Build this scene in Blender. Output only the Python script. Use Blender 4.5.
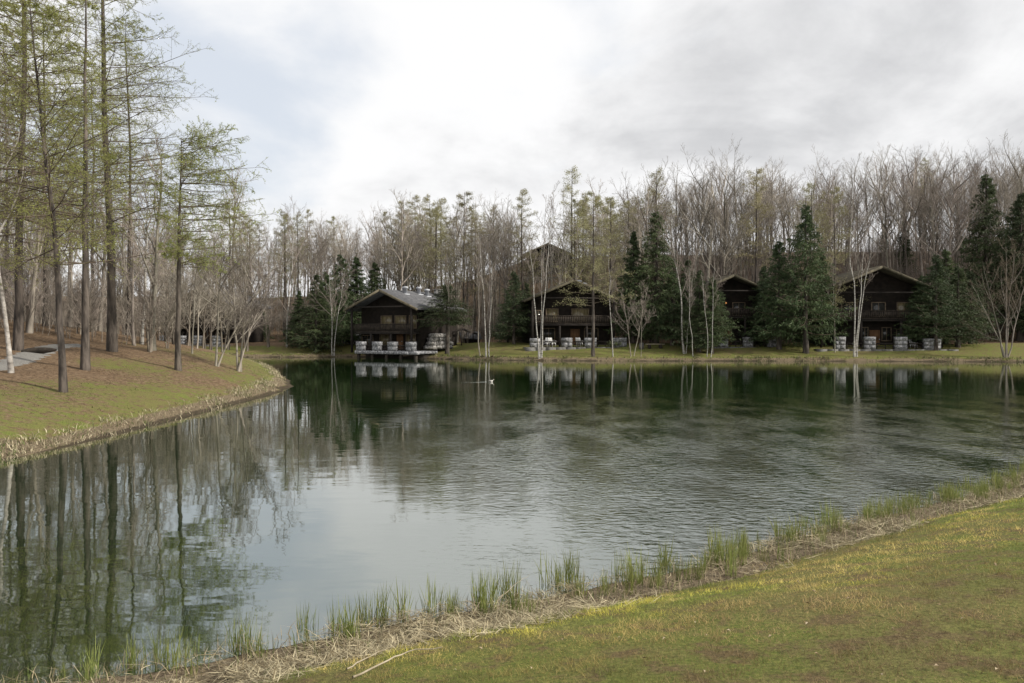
import bpy, math, random
import numpy as np
from mathutils import Vector

for o in list(bpy.data.objects):
    bpy.data.objects.remove(o)
S = bpy.context.scene
COL = S.collection
R = math.radians

# ------------------------------------------------------------------ camera
F = 796.0          # focal length in pixels of a 1024 wide frame
HOR = 332.0        # horizon row
EYE = 3.0          # eye height above the water
cam_d = bpy.data.cameras.new('camera')
cam_d.sensor_width = 36.0
cam_d.lens = 36.0 * F / 1024.0
cam_d.clip_start = 0.1
cam_d.clip_end = 3000
cam = bpy.data.objects.new('camera', cam_d)
COL.objects.link(cam)
cam.location = (0, 0, EYE)
cam.rotation_euler = (R(90) - math.atan((341.5 - HOR) / F), 0, 0)
S.camera = cam

# ------------------------------------------------------------------ view
S.view_settings.view_transform = 'Standard'
S.view_settings.look = 'None'
S.view_settings.exposure = 0.42
S.view_settings.gamma = 1.0
S.view_settings.use_curve_mapping = False
S.cycles.max_bounces = 6
S.cycles.diffuse_bounces = 2
S.cycles.glossy_bounces = 3
S.cycles.transparent_max_bounces = 6

# ------------------------------------------------------------------ sun + sky
SUN_DIR = Vector((0.86, -0.30, 0.62)).normalized()      # towards the sun: right, a little behind the camera
SUN_EL = math.asin(SUN_DIR.z)
SUN_AZ = math.atan2(SUN_DIR.x, SUN_DIR.y)
sun_d = bpy.data.lights.new('sun', 'SUN')
sun_d.energy = 4.2
sun_d.angle = R(3.0)
sun_d.color = (1.0, 0.94, 0.84)
sun = bpy.data.objects.new('sun', sun_d)
COL.objects.link(sun)
sun.location = (60, -20, 60)
sun.rotation_euler = (-SUN_DIR).to_track_quat('-Z', 'Y').to_euler()


def make_world():
    w = bpy.data.worlds.new('World')
    S.world = w
    w.use_nodes = True
    nt = w.node_tree
    nt.nodes.clear()
    N, L = nt.nodes.new, nt.links.new

    def math_(op, a, b=None, clamp=False):
        n = N('ShaderNodeMath'); n.operation = op; n.use_clamp = clamp
        for i, v in enumerate((a, b)):
            if v is None: continue
            if isinstance(v, (int, float)): n.inputs[i].default_value = v
            else: L(v, n.inputs[i])
        return n.outputs[0]

    def mixc(f, a, b):
        n = N('ShaderNodeMix'); n.data_type = 'RGBA'
        if isinstance(f, (int, float)): n.inputs[0].default_value = f
        else: L(f, n.inputs[0])
        for i, v in ((6, a), (7, b)):
            if isinstance(v, tuple): n.inputs[i].default_value = v + (1,)
            else: L(v, n.inputs[i])
        return n.outputs[2]

    def ramp(v, lo, hi):
        n = N('ShaderNodeMapRange'); n.interpolation_type = 'SMOOTHSTEP'
        L(v, n.inputs[0]); n.inputs[1].default_value = lo; n.inputs[2].default_value = hi
        return n.outputs[0]

    sky = N('ShaderNodeTexSky')
    sky.sky_type = 'NISHITA'
    sky.sun_disc = False
    sky.sun_elevation = SUN_EL
    sky.sun_rotation = SUN_AZ
    sky.dust_density = 2.0
    tc = N('ShaderNodeTexCoord')
    sep = N('ShaderNodeSeparateXYZ'); L(tc.outputs['Generated'], sep.inputs[0])
    zz = math_('ADD', math_('MAXIMUM', sep.outputs[2], 0.0), 0.38)
    u = math_('DIVIDE', sep.outputs[0], zz)
    v = math_('DIVIDE', sep.outputs[1], zz)
    cmb = N('ShaderNodeCombineXYZ'); L(u, cmb.inputs[0]); L(v, cmb.inputs[1])

    def noise(scale, detail, rough, off, dist=0.0):
        m = N('ShaderNodeMapping'); L(cmb.outputs[0], m.inputs[0]); m.inputs[1].default_value = off
        n = N('ShaderNodeTexNoise'); L(m.outputs[0], n.inputs[0])
        n.inputs['Scale'].default_value = scale; n.inputs['Detail'].default_value = detail
        n.inputs['Roughness'].default_value = rough; n.inputs['Distortion'].default_value = dist
        return n.outputs[0]

    def lobe(px, py, lo, hi):          # a soft cloud bank around one direction of the sky
        d = Vector(((px - 512) / F, 1, (HOR - py) / F)).normalized()
        n = N('ShaderNodeVectorMath'); n.operation = 'DOT_PRODUCT'
        L(tc.outputs['Generated'], n.inputs[0]); n.inputs[1].default_value = d
        return ramp(n.outputs['Value'], lo, hi)

    n1 = noise(2.0, 6, 0.52, (3.1, 1.7, 0), 0.3)
    n2 = noise(1.9, 7, 0.55, (7.4, 2.2, 0), 0.5)
    n3 = noise(5.0, 6, 0.6, (1.2, 9.0, 0), 0.2)
    # thin places where the pale blue shows
    hole = math_('MULTIPLY', lobe(215, 60, math.cos(R(17)), math.cos(R(3))), 1.0)
    cover = ramp(math_('SUBTRACT', math_('ADD', n1, 0.25), math_('MULTIPLY', hole, 0.26)), 0.42, 0.66)
    bank = lobe(930, -10, math.cos(R(19)), math.cos(R(4)))
    bank2 = math_('MULTIPLY', lobe(640, 125, math.cos(R(10)), math.cos(R(1))), 0.45)
    shade = math_('ADD', math_('MULTIPLY', n2, 1.15), math_('MULTIPLY', math_('ADD', bank, bank2), 0.41))
    shade = math_('ADD', shade, math_('MULTIPLY', n3, 0.45))
    shade = ramp(shade, 0.80, 1.36)
    cloud = mixc(shade, (8.8, 8.8, 8.85), (5.2, 5.25, 5.4))
    blue = mixc(0.80, sky.outputs[0], (7.3, 7.7, 8.3))     # high thin veil over the blue
    col = mixc(cover, blue, cloud)
    bg = N('ShaderNodeBackground')
    bg.inputs['Strength'].default_value = 0.085
    L(col, bg.inputs['Color'])
    out = N('ShaderNodeOutputWorld')
    L(bg.outputs[0], out.inputs[0])


make_world()

# ------------------------------------------------------------------ helpers
def tag(o, label=None, cat=None, group=None, kind=None):
    if label: o['label'] = label
    if cat: o['category'] = cat
    if group: o['group'] = group
    if kind: o['kind'] = kind
    return o


def empty(name, loc, rz=0.0, scale=1.0):
    o = bpy.data.objects.new(name, None)
    o.empty_display_size = 0.3
    COL.objects.link(o)
    o.location = loc
    o.rotation_euler = (0, 0, rz)
    o.scale = (scale, scale, scale) if not isinstance(scale, tuple) else scale
    return o


def link(name, me, parent=None):
    o = bpy.data.objects.new(name, me)
    COL.objects.link(o)
    if parent is not None: o.parent = parent
    return o


def mesh_from(name, V, groups, mats, smooth=False, col=None):
    """V (n,3); groups = list of (faces array (m,k), material index)"""
    me = bpy.data.meshes.new(name)
    V = np.asarray(V, dtype=np.float32)
    me.vertices.add(len(V))
    me.vertices.foreach_set('co', V.ravel())
    loops, starts, mi, pos = [], [], [], 0
    for Fa, m in groups:
        Fa = np.asarray(Fa, dtype=np.int32)
        if len(Fa) == 0: continue
        k = Fa.shape[1]
        loops.append(Fa.ravel())
        starts.append(pos + np.arange(len(Fa)) * k)
        mi.append(np.full(len(Fa), m, dtype=np.int32))
        pos += Fa.size
    loops = np.concatenate(loops); starts = np.concatenate(starts).astype(np.int32); mi = np.concatenate(mi)
    me.loops.add(len(loops))
    me.loops.foreach_set('vertex_index', loops)
    me.polygons.add(len(starts))
    me.polygons.foreach_set('loop_start', starts)
    me.polygons.foreach_set('material_index', mi)
    if smooth:
        me.polygons.foreach_set('use_smooth', np.ones(len(starts), dtype=bool))
    for m in mats: me.materials.append(m)
    if col is not None:
        a = me.attributes.new('tint', 'FLOAT_COLOR', 'POINT')
        c = np.ones((len(V), 4), dtype=np.float32); c[:, :3] = col
        a.data.foreach_set('color', c.ravel())
    me.update(calc_edges=True)
    me.validate()
    return me


class MB:
    """collects shapes into one mesh"""
    def __init__(s): s.V = []; s.G = []; s.n = 0; s.C = []

    def add(s, V, Fa, m=0, c=None):
        V = np.asarray(V, dtype=float).reshape(-1, 3)
        s.V.append(V); s.G.append((np.asarray(Fa) + s.n, m)); s.n += len(V)
        if c is not None: s.C.append(np.broadcast_to(np.asarray(c, dtype=float), V.shape))
        return s

    def box(s, x0, x1, y0, y1, z0, z1, m=0):
        V = [(x, y, z) for z in (z0, z1) for y in (y0, y1) for x in (x0, x1)]
        return s.add(V, [(0, 2, 3, 1), (4, 5, 7, 6), (0, 1, 5, 4), (2, 6, 7, 3), (0, 4, 6, 2), (1, 3, 7, 5)], m)

    def block(s, x0, x1, y0, y1, z0, z1, rng, j=0.03, b=0.04, m=0):
        """rough stone block with chamfered top and jittered corners"""
        V = []
        for z, e in ((z0, 0), (z1 - b, 0), (z1, b)):
            for (x, y) in ((x0 + e, y0 + e), (x1 - e, y0 + e), (x1 - e, y1 - e), (x0 + e, y1 - e)):
                V.append((x + rng.uniform(-j, j), y + rng.uniform(-j, j), z + rng.uniform(-j, j) * .5))
        Fa = [(3, 2, 1, 0), (8, 9, 10, 11)]
        for l in (0, 4):
            for i in range(4):
                a, b2 = l + i, l + (i + 1) % 4
                Fa.append((a, b2, b2 + 4, a + 4))
        return s.add(V, Fa, m)

    def beam(s, p, q, w, h, m=0):
        p, q = Vector(p), Vector(q)
        d = (q - p).normalized()
        up = Vector((0, 0, 1)) if abs(d.z) < .95 else Vector((0, 1, 0))
        a = d.cross(up).normalized() * w / 2
        b = a.cross(d).normalized() * h / 2
        V = [tuple(e + i * a + k * b) for e in (p, q) for i, k in ((-1, -1), (1, -1), (1, 1), (-1, 1))]
        return s.add(V, [(0, 1, 2, 3), (7, 6, 5, 4), (0, 4, 5, 1), (1, 5, 6, 2), (2, 6, 7, 3), (3, 7, 4, 0)], m)

    def lathe(s, prof, n=16, c=(0, 0, 0), m=0):
        V, Fa = [], []
        for r, z in prof:
            for i in range(n):
                a = 2 * math.pi * i / n
                V.append((c[0] + r * math.cos(a), c[1] + r * math.sin(a), c[2] + z))
        for j in range(len(prof) - 1):
            for i in range(n):
                Fa.append((j * n + i, j * n + (i + 1) % n, (j + 1) * n + (i + 1) % n, (j + 1) * n + i))
        return s.add(V, Fa, m)

    def tubes(s, P, r0, r1, sides, m=0):
        if len(P) == 0: return s
        V, Q = tube_arrays(P, r0, r1, sides)
        return s.add(V, Q, m)

    def mesh(s, name, mats, smooth=False):
        return mesh_from(name, np.concatenate(s.V), s.G, mats if isinstance(mats, (list, tuple)) else [mats], smooth,
                         np.concatenate(s.C) if s.C else None)

    def build(s, name, mats, parent=None, smooth=False):
        return link(name, s.mesh(name, mats, smooth), parent)


def tube_arrays(P, r0, r1, sides):
    """P (p,n,3) polylines; radii r0 -> r1 (arrays (p,) or (p,n) in r0 with r1 None)"""
    P = np.asarray(P, dtype=float)
    p, n, _ = P.shape
    T = np.empty_like(P)
    T[:, 1:-1] = P[:, 2:] - P[:, :-2]
    T[:, 0] = P[:, 1] - P[:, 0]
    T[:, -1] = P[:, -1] - P[:, -2]
    T /= np.linalg.norm(T, axis=2, keepdims=True) + 1e-9
    ref = np.where(np.abs(T[:, :1, 2:3]) > 0.8, np.array([1., 0, 0]), np.array([0, 0, 1.]))
    ref = np.broadcast_to(ref, T.shape)
    A = np.cross(T, ref); A /= np.linalg.norm(A, axis=2, keepdims=True) + 1e-9
    B = np.cross(T, A)
    if r1 is None:
        rad = np.asarray(r0, dtype=float).reshape(p, n)
    else:
        t = np.linspace(0, 1, n)[None]
        rad = np.asarray(r0, dtype=float).reshape(-1, 1) * (1 - t) + np.asarray(r1, dtype=float).reshape(-1, 1) * t
        rad = np.broadcast_to(rad, (p, n))
    a = 2 * np.pi * np.arange(sides) / sides
    V = P[:, :, None] + rad[:, :, None, None] * (np.cos(a)[None, None, :, None] * A[:, :, None] + np.sin(a)[None, None, :, None] * B[:, :, None])
    idx = np.arange(p * n * sides).reshape(p, n, sides)
    a0 = idx[:, :-1]; a1 = np.roll(a0, -1, axis=2); b0 = idx[:, 1:]; b1 = np.roll(b0, -1, axis=2)
    Q = np.stack([a0, a1, b1, b0], axis=-1).reshape(-1, 4)
    return V.reshape(-1, 3), Q


# --- value noise
_nr = np.random.default_rng(11)
_LAT = _nr.random((256, 256))


def vnoise(x, y):
    x = np.asarray(x, dtype=float); y = np.asarray(y, dtype=float)
    xi = np.floor(x).astype(int); yi = np.floor(y).astype(int)
    fx = x - xi; fy = y - yi
    fx = fx * fx * (3 - 2 * fx); fy = fy * fy * (3 - 2 * fy)
    g = lambda i, j: _LAT[i % 256, j % 256]
    return (g(xi, yi) * (1 - fx) + g(xi + 1, yi) * fx) * (1 - fy) + (g(xi, yi + 1) * (1 - fx) + g(xi + 1, yi + 1) * fx) * fy


def fbm(x, y, oct=4):
    s, a, t = 0, 1, 0
    for i in range(oct):
        s = s + a * vnoise(x * 2 ** i + 17.3 * i, y * 2 ** i + 5.1 * i); t += a; a *= .5
    return s / t


def sstep(a, b, x):
    t = np.clip((np.asarray(x, dtype=float) - a) / (b - a), 0, 1)
    return t * t * (3 - 2 * t)


# ------------------------------------------------------------------ lake outline and terrain
LAKE = np.array([(-60, 2), (-40, 4), (-15, 5.2), (-9, 5.9), (-4.3, 6.6), (-2.78, 7.1), (-2.03, 7.63), (-1.15, 8.15), (.09, 8.75), (1.28, 9.44),
                 (2.39, 10.1), (4.16, 11.5), (6.4, 13.2), (9.26, 15.1), (13, 18.5), (20, 27), (32, 40), (48, 52), (66, 62), (75, 70), (70, 77),
                 (60, 79), (51, 79.8), (40, 81), (29.8, 82), (19.4, 82.2), (9, 82.5), (-1.3, 84.5), (-6, 87), (-9.5, 89.5), (-11.5, 93), (-20, 96.5),
                 (-24.9, 94), (-33, 95.5), (-39.8, 96), (-52, 97), (-66, 95), (-66, 88), (-48, 82), (-31, 75), (-21.5, 66), (-16.5, 55), (-12.6, 44.5),
                 (-11.8, 37.9), (-11.6, 32.7), (-11.6, 27.8), (-11.6, 23.6), (-11.8, 20.6), (-12.0, 18.66), (-14, 16), (-22, 13), (-40, 12), (-60, 11)], dtype=float)


def shore_dist(x, y):
    """signed distance to the shoreline, positive on land"""
    x = np.asarray(x, dtype=float); y = np.asarray(y, dtype=float)
    d2 = np.full(x.shape, 1e18); ins = np.zeros(x.shape, dtype=bool)
    for (ax, ay), (bx, by) in zip(LAKE, np.roll(LAKE, -1, axis=0)):
        ex, ey = bx - ax, by - ay
        t = np.clip(((x - ax) * ex + (y - ay) * ey) / (ex * ex + ey * ey), 0, 1)
        d2 = np.minimum(d2, (x - ax - t * ex) ** 2 + (y - ay - t * ey) ** 2)
        c = (ay > y) != (by > y)
        ins ^= c & (x < ex * (y - ay) / (ey if ey else 1e-9) + ax)
    d = np.sqrt(d2)
    d = np.where(ins, -d, d)
    dep = np.clip(y / 40, .25, 1.2)
    return d + (fbm(x * 1.1, y * 1.1, 3) - .5) * .55 * dep


def terrain(x, y, s=None):
    x = np.asarray(x, dtype=float); y = np.asarray(y, dtype=float)
    if s is None: s = shore_dist(x, y)
    sp = np.maximum(s, 0)
    zn = 1.36 * (1 - np.exp(-np.maximum(sp - .8, 0) / 3.3)) + .10 * sstep(0, .7, sp)
    zl = 1.35 * (1 - np.exp(-sp / 4.0)) + .03 * np.minimum(sp, 60) + 2.1 * np.exp(-((x + 37) ** 2 + (y - 50) ** 2) / (2 * 12 ** 2))
    amp = np.interp(x, [-90, -45, -25, -8, 2, 20, 60, 140], [8, 8, 8.5, 11, 14.5, 14.5, 15, 15])
    zf = .32 * sstep(0, .5, sp) + 1.3 * sstep(.4, 10.5, sp) + amp * sstep(15, 56, sp)
    thr = np.interp(x, [-45, -18, -8, 40, 70], [84, 80, 70, 60, 66])
    wf = sstep(thr - 4, thr + 5, y)
    wl = sstep(-5, -9, x) * sstep(4, 11, y)
    z = zn * (1 - wl) + zl * wl
    z = z * (1 - wf) + zf * wf
    z = z + (fbm(x * .12 + 40, y * .12, 3) - .5) * .5 * sstep(1, 8, sp) * sstep(20, 40, np.hypot(x, y))
    z = z + (fbm(x * .9, y * .9 + 9, 3) - .5) * .10 * sstep(.2, 2, sp)
    zu = -0.45 * sstep(0, -2.5, s) - 1.5 * sstep(-2, -9, s)
    return np.where(s > 0, z + .004, zu - .004)


def tz(x, y): return float(terrain(np.array([x]), np.array([y]))[0])


def at(px, d):
    """world point on the ground at picture column px and depth d"""
    x = (px - 512) / F * d
    return (x, d, tz(x, d))


# ------------------------------------------------------------------ materials
def nodes(name):
    m = bpy.data.materials.new(name); m.use_nodes = True
    nt = m.node_tree; nt.nodes.clear()
    return m, nt


def mat(name, c1, c2=None, c3=None, scale=6.0, rough=.85, bump=.0, bscale=None, stretch=(1, 1, 1), coord='Object', detail=6, spec=.3, translucent=0.0,
        rand=0.0, tint=False, lo=.35, hi=.65, metal=0.0):
    m, nt = nodes(name)
    N, L = nt.nodes.new, nt.links.new
    b = N('ShaderNodeBsdfPrincipled')
    b.inputs['Roughness'].default_value = rough
    b.inputs['Specular IOR Level'].default_value = spec
    b.inputs['Metallic'].default_value = metal
    out = N('ShaderNodeOutputMaterial')
    tc = N('ShaderNodeTexCoord')
    mp = N('ShaderNodeMapping'); mp.inputs['Scale'].default_value = stretch
    L(tc.outputs[coord], mp.inputs[0])
    n = N('ShaderNodeTexNoise'); n.inputs['Scale'].default_value = scale; n.inputs['Detail'].default_value = detail
    n.inputs['Roughness'].default_value = .6
    L(mp.outputs[0], n.inputs[0])
    cr = N('ShaderNodeValToRGB')
    c2 = c2 or tuple(min(1, v * 1.35) for v in c1)
    cr.color_ramp.elements[0].position = lo; cr.color_ramp.elements[0].color = c1 + (1,)
    cr.color_ramp.elements[1].position = hi; cr.color_ramp.elements[1].color = c2 + (1,)
    if c3:
        e = cr.color_ramp.elements.new((lo + hi) / 2 + .02); e.color = c3 + (1,)
    L(n.outputs[0], cr.inputs[0])
    col = cr.outputs[0]
    if tint:
        at_ = N('ShaderNodeAttribute'); at_.attribute_name = 'tint'
        mx = N('ShaderNodeMix'); mx.data_type = 'RGBA'; mx.blend_type = 'MULTIPLY'; mx.inputs[0].default_value = 1
        L(col, mx.inputs[6]); L(at_.outputs['Color'], mx.inputs[7]); col = mx.outputs[2]
    if rand:
        oi = N('ShaderNodeObjectInfo')
        hs = N('ShaderNodeHueSaturation')
        mr = N('ShaderNodeMapRange'); mr.inputs[3].default_value = 1 - rand; mr.inputs[4].default_value = 1 + rand
        L(oi.outputs['Random'], mr.inputs[0]); L(mr.outputs[0], hs.inputs['Value'])
        mr2 = N('ShaderNodeMapRange'); mr2.inputs[3].default_value = .5 - rand * .05; mr2.inputs[4].default_value = .5 + rand * .05
        ml = N('ShaderNodeMath'); ml.operation = 'FRACT'
        m7 = N('ShaderNodeMath'); m7.operation = 'MULTIPLY'; m7.inputs[1].default_value = 7.31
        L(oi.outputs['Random'], m7.inputs[0]); L(m7.outputs[0], ml.inputs[0]); L(ml.outputs[0], mr2.inputs[0]); L(mr2.outputs[0], hs.inputs['Hue'])
        L(col, hs.inputs['Color']); col = hs.outputs[0]
    L(col, b.inputs['Base Color'])
    if bump:
        n2 = N('ShaderNodeTexNoise'); n2.inputs['Scale'].default_value = bscale or scale * 2; n2.inputs['Detail'].default_value = 4
        L(mp.outputs[0], n2.inputs[0])
        bp = N('ShaderNodeBump'); bp.inputs['Strength'].default_value = 1; bp.inputs['Distance'].default_value = bump
        L(n2.outputs[0], bp.inputs['Height']); L(bp.outputs[0], b.inputs['Normal'])
    sh = b.outputs[0]
    if translucent:
        tr = N('ShaderNodeBsdfTranslucent'); L(col, tr.inputs[0])
        ms = N('ShaderNodeMixShader'); ms.inputs[0].default_value = translucent
        L(sh, ms.inputs[1]); L(tr.outputs[0], ms.inputs[2]); sh = ms.outputs[0]
    L(sh, out.inputs[0])
    return m


def mat_ground():
    m, nt = nodes('ground')
    N, L = nt.nodes.new, nt.links.new
    b = N('ShaderNodeBsdfPrincipled'); b.inputs['Roughness'].default_value = .95; b.inputs['Specular IOR Level'].default_value = .1
    out = N('ShaderNodeOutputMaterial'); L(b.outputs[0], out.inputs[0])
    tc = N('ShaderNodeTexCoord'); V = tc.outputs['Object']

    def noise(s, d=6, r=.6):
        n = N('ShaderNodeTexNoise'); n.inputs['Scale'].default_value = s; n.inputs['Detail'].default_value = d; n.inputs['Roughness'].default_value = r
        L(V, n.inputs[0]); return n.outputs[0]

    def ramp(f, *st):
        cr = N('ShaderNodeValToRGB'); e = cr.color_ramp.elements
        e[0].position, e[0].color = st[0][0], st[0][1] + (1,)
        e[1].position, e[1].color = st[-1][0], st[-1][1] + (1,)
        for p, c in st[1:-1]:
            x = e.new(p); x.color = c + (1,)
        L(f, cr.inputs[0]); return cr.outputs[0]

    def mix(f, a, b_):
        n = N('ShaderNodeMix'); n.data_type = 'RGBA'; L(f, n.inputs[0]); L(a, n.inputs[6]); L(b_, n.inputs[7]); return n.outputs[2]

    def sharpen(f, nz, amt, lo, hi):
        a = N('ShaderNodeMath'); a.operation = 'MULTIPLY_ADD'; L(nz, a.inputs[0]); a.inputs[1].default_value = amt
        L(f, a.inputs[2])
        r = N('ShaderNodeMapRange'); r.interpolation_type = 'SMOOTHSTEP'; L(a.outputs[0], r.inputs[0])
        r.inputs[1].default_value = lo + amt * .5; r.inputs[2].default_value = hi + amt * .5
        return r.outputs[0]
    za = N('ShaderNodeAttribute'); za.attribute_name = 'tint'
    sp = N('ShaderNodeSeparateColor'); L(za.outputs['Color'], sp.inputs[0])
    nf, nm, nb = noise(26, 6, .8), noise(3.2, 6, .7), noise(.5, 7, .7)
    grass = mix(ramp(nb, (.42, (0, 0, 0)), (.58, (1, 1, 1))),
                ramp(nf, (.35, (.052, .074, .017)), (.65, (.178, .195, .047))),
                ramp(nf, (.35, (.064, .063, .022)), (.65, (.195, .184, .064))))
    grass = mix(ramp(nm, (.48, (0, 0, 0)), (.62, (.85, .85, .85))), grass, ramp(nf, (.35, (.060, .042, .024)), (.65, (.18, .125, .070))))
    litter = ramp(noise(7, 9, .78), (.36, (.040, .027, .018)), (.47, (.115, .076, .046)), (.56, (.172, .118, .074)), (.66, (.235, .190, .135)))
    straw = ramp(noise(24, 6, .75), (.38, (.035, .026, .017)), (.52, (.14, .108, .07)), (.68, (.32, .26, .175)))
    mud = ramp(noise(9), (.3, (.030, .024, .016)), (.7, (.075, .058, .038)))
    c = mix(sharpen(sp.outputs[0], nm, 1.5, .30, .75), grass, litter)
    c = mix(sharpen(sp.outputs[1], noise(7), .7, .4, .6), c, straw)
    c = mix(sharpen(sp.outputs[2], nm, .4, .4, .6), c, mud)
    L(c, b.inputs['Base Color'])
    bp = N('ShaderNodeBump'); bp.inputs['Distance'].default_value = .03
    L(noise(22, 6, .7), bp.inputs['Height']); L(bp.outputs[0], b.inputs['Normal'])
    return m


def mat_water():
    m, nt = nodes('lake_water')
    N, L = nt.nodes.new, nt.links.new
    b = N('ShaderNodeBsdfPrincipled')
    b.inputs['Base Color'].default_value = (.0068, .0185, .004, 1)
    b.inputs['Roughness'].default_value = .03
    b.inputs['IOR'].default_value = 1.7
    out = N('ShaderNodeOutputMaterial')
    gl = N('ShaderNodeBsdfGlossy'); gl.inputs['Color'].default_value = (.93, .97, .93, 1); gl.inputs['Roughness'].default_value = .02
    ms = N('ShaderNodeMixShader'); ms.inputs[0].default_value = .25
    L(b.outputs[0], ms.inputs[1]); L(gl.outputs[0], ms.inputs[2]); L(ms.outputs[0], out.inputs[0])
    tc = N('ShaderNodeTexCoord')

    def mathn(op, a, c, clamp=False):
        n = N('ShaderNodeMath'); n.operation = op; n.use_clamp = clamp
        for i, v in enumerate((a, c)):
            if isinstance(v, (int, float)): n.inputs[i].default_value = v
            else: L(v, n.inputs[i])
        return n.outputs[0]

    def noise(sc, d, stretch=(1, 1, 1), rot=0, dist=0.0):
        mp = N('ShaderNodeMapping'); mp.inputs['Scale'].default_value = stretch; mp.inputs['Rotation'].default_value = (0, 0, rot)
        L(tc.outputs['Object'], mp.inputs[0])
        n = N('ShaderNodeTexNoise'); n.inputs['Scale'].default_value = sc; n.inputs['Detail'].default_value = d; n.inputs['Distortion'].default_value = dist
        L(mp.outputs[0], n.inputs[0]); return n.outputs[0]

    def rng(v, lo, hi, a=0.0, c=1.0):
        n = N('ShaderNodeMapRange'); n.interpolation_type = 'SMOOTHSTEP'; L(v, n.inputs[0])
        for i, q in enumerate((lo, hi, a, c)): n.inputs[1 + i].default_value = q
        return n.outputs[0]
    sp = N('ShaderNodeSeparateXYZ'); L(tc.outputs['Object'], sp.inputs[0])
    x, y = sp.outputs[0], sp.outputs[1]
    # the breeze reaches the middle and right of the lake; the lee of the wooded point is calm
    patch = noise(.09, 3)
    g = mathn('ADD', mathn('ADD', x, mathn('MULTIPLY', y, .16)), mathn('MULTIPLY', mathn('SUBTRACT', patch, .5), 14))
    wind = mathn('MULTIPLY', rng(g, -1.5, 6.5), rng(y, 44, 19, .06, 1))
    gust = rng(noise(.8, 3, (1, .45, 1)), .36, .64, .45, 1.3)
    h1 = noise(5.6, 3, (.8, 1.2, 1), .12, .6)
    h2 = mathn('MULTIPLY', noise(.55, 2, (.7, 1.2, 1), -.2), rng(y, 60, 25, .3, 1))
    hh = mathn('MULTIPLY', mathn('MULTIPLY', h1, wind), gust)
    hh = mathn('ADD', mathn('MULTIPLY', hh, .021), mathn('MULTIPLY', h2, .006))
    hh = mathn('ADD', hh, mathn('MULTIPLY', noise(1.6, 2, (.6, 1.3, 1), .3), .0025))
    bp = N('ShaderNodeBump'); bp.inputs['Distance'].default_value = 1.0; bp.inputs['Strength'].default_value = 1.0
    L(hh, bp.inputs['Height']); L(bp.outputs[0], b.inputs['Normal']); L(bp.outputs[0], gl.inputs['Normal'])
    return m


def mat_birch():
    m, nt = nodes('birch_bark')
    N, L = nt.nodes.new, nt.links.new
    b = N('ShaderNodeBsdfPrincipled'); b.inputs['Roughness'].default_value = .8
    out = N('ShaderNodeOutputMaterial'); L(b.outputs[0], out.inputs[0])
    tc = N('ShaderNodeTexCoord')
    mp = N('ShaderNodeMapping'); mp.inputs['Scale'].default_value = (1.5, 1.5, 9); L(tc.outputs['Object'], mp.inputs[0])
    n = N('ShaderNodeTexNoise'); n.inputs['Scale'].default_value = 1.6; n.inputs['Detail'].default_value = 5; L(mp.outputs[0], n.inputs[0])
    cr = N('ShaderNodeValToRGB'); e = cr.color_ramp.elements
    e[0].position, e[0].color = .36, (.09, .078, .065, 1)
    e[1].position, e[1].color = .52, (.33, .315, .285, 1)
    L(n.outputs[0], cr.inputs[0]); L(cr.outputs[0], b.inputs['Base Color'])
    return m


def mat_boards(name, c1, c2, period, axis='z', rough=.8):
    """boards or log courses along one axis"""
    m, nt = nodes(name)
    N, L = nt.nodes.new, nt.links.new
    b = N('ShaderNodeBsdfPrincipled'); b.inputs['Roughness'].default_value = rough; b.inputs['Specular IOR Level'].default_value = .25
    out = N('ShaderNodeOutputMaterial'); L(b.outputs[0], out.inputs[0])
    tc = N('ShaderNodeTexCoord')
    w = N('ShaderNodeTexWave'); w.wave_type = 'BANDS'; w.bands_direction = axis.upper(); w.inputs['Scale'].default_value = math.pi / period / 10 * 2
    w.inputs['Distortion'].default_value = .4; w.inputs['Detail'].default_value = 2
    L(tc.outputs['Object'], w.inputs[0])
    n = N('ShaderNodeTexNoise'); n.inputs['Scale'].default_value = 2.5; n.inputs['Detail'].default_value = 6; L(tc.outputs['Object'], n.inputs[0])
    cr = N('ShaderNodeValToRGB'); e = cr.color_ramp.elements
    e[0].position, e[0].color = .3, c1 + (1,)
    e[1].position, e[1].color = .7, c2 + (1,)
    L(n.outputs[0], cr.inputs[0]); L(cr.outputs[0], b.inputs['Base Color'])
    bp = N('ShaderNodeBump'); bp.inputs['Distance'].default_value = .05; L(w.outputs[0], bp.inputs['Height']); L(bp.outputs[0], b.inputs['Normal'])
    return m


def mat_emit(name, c, s):
    m, nt = nodes(name)
    e = nt.nodes.new('ShaderNodeEmission'); e.inputs[0].default_value = c + (1,); e.inputs[1].default_value = s
    o = nt.nodes.new('ShaderNodeOutputMaterial'); nt.links.new(e.outputs[0], o.inputs[0])
    return m


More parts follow.
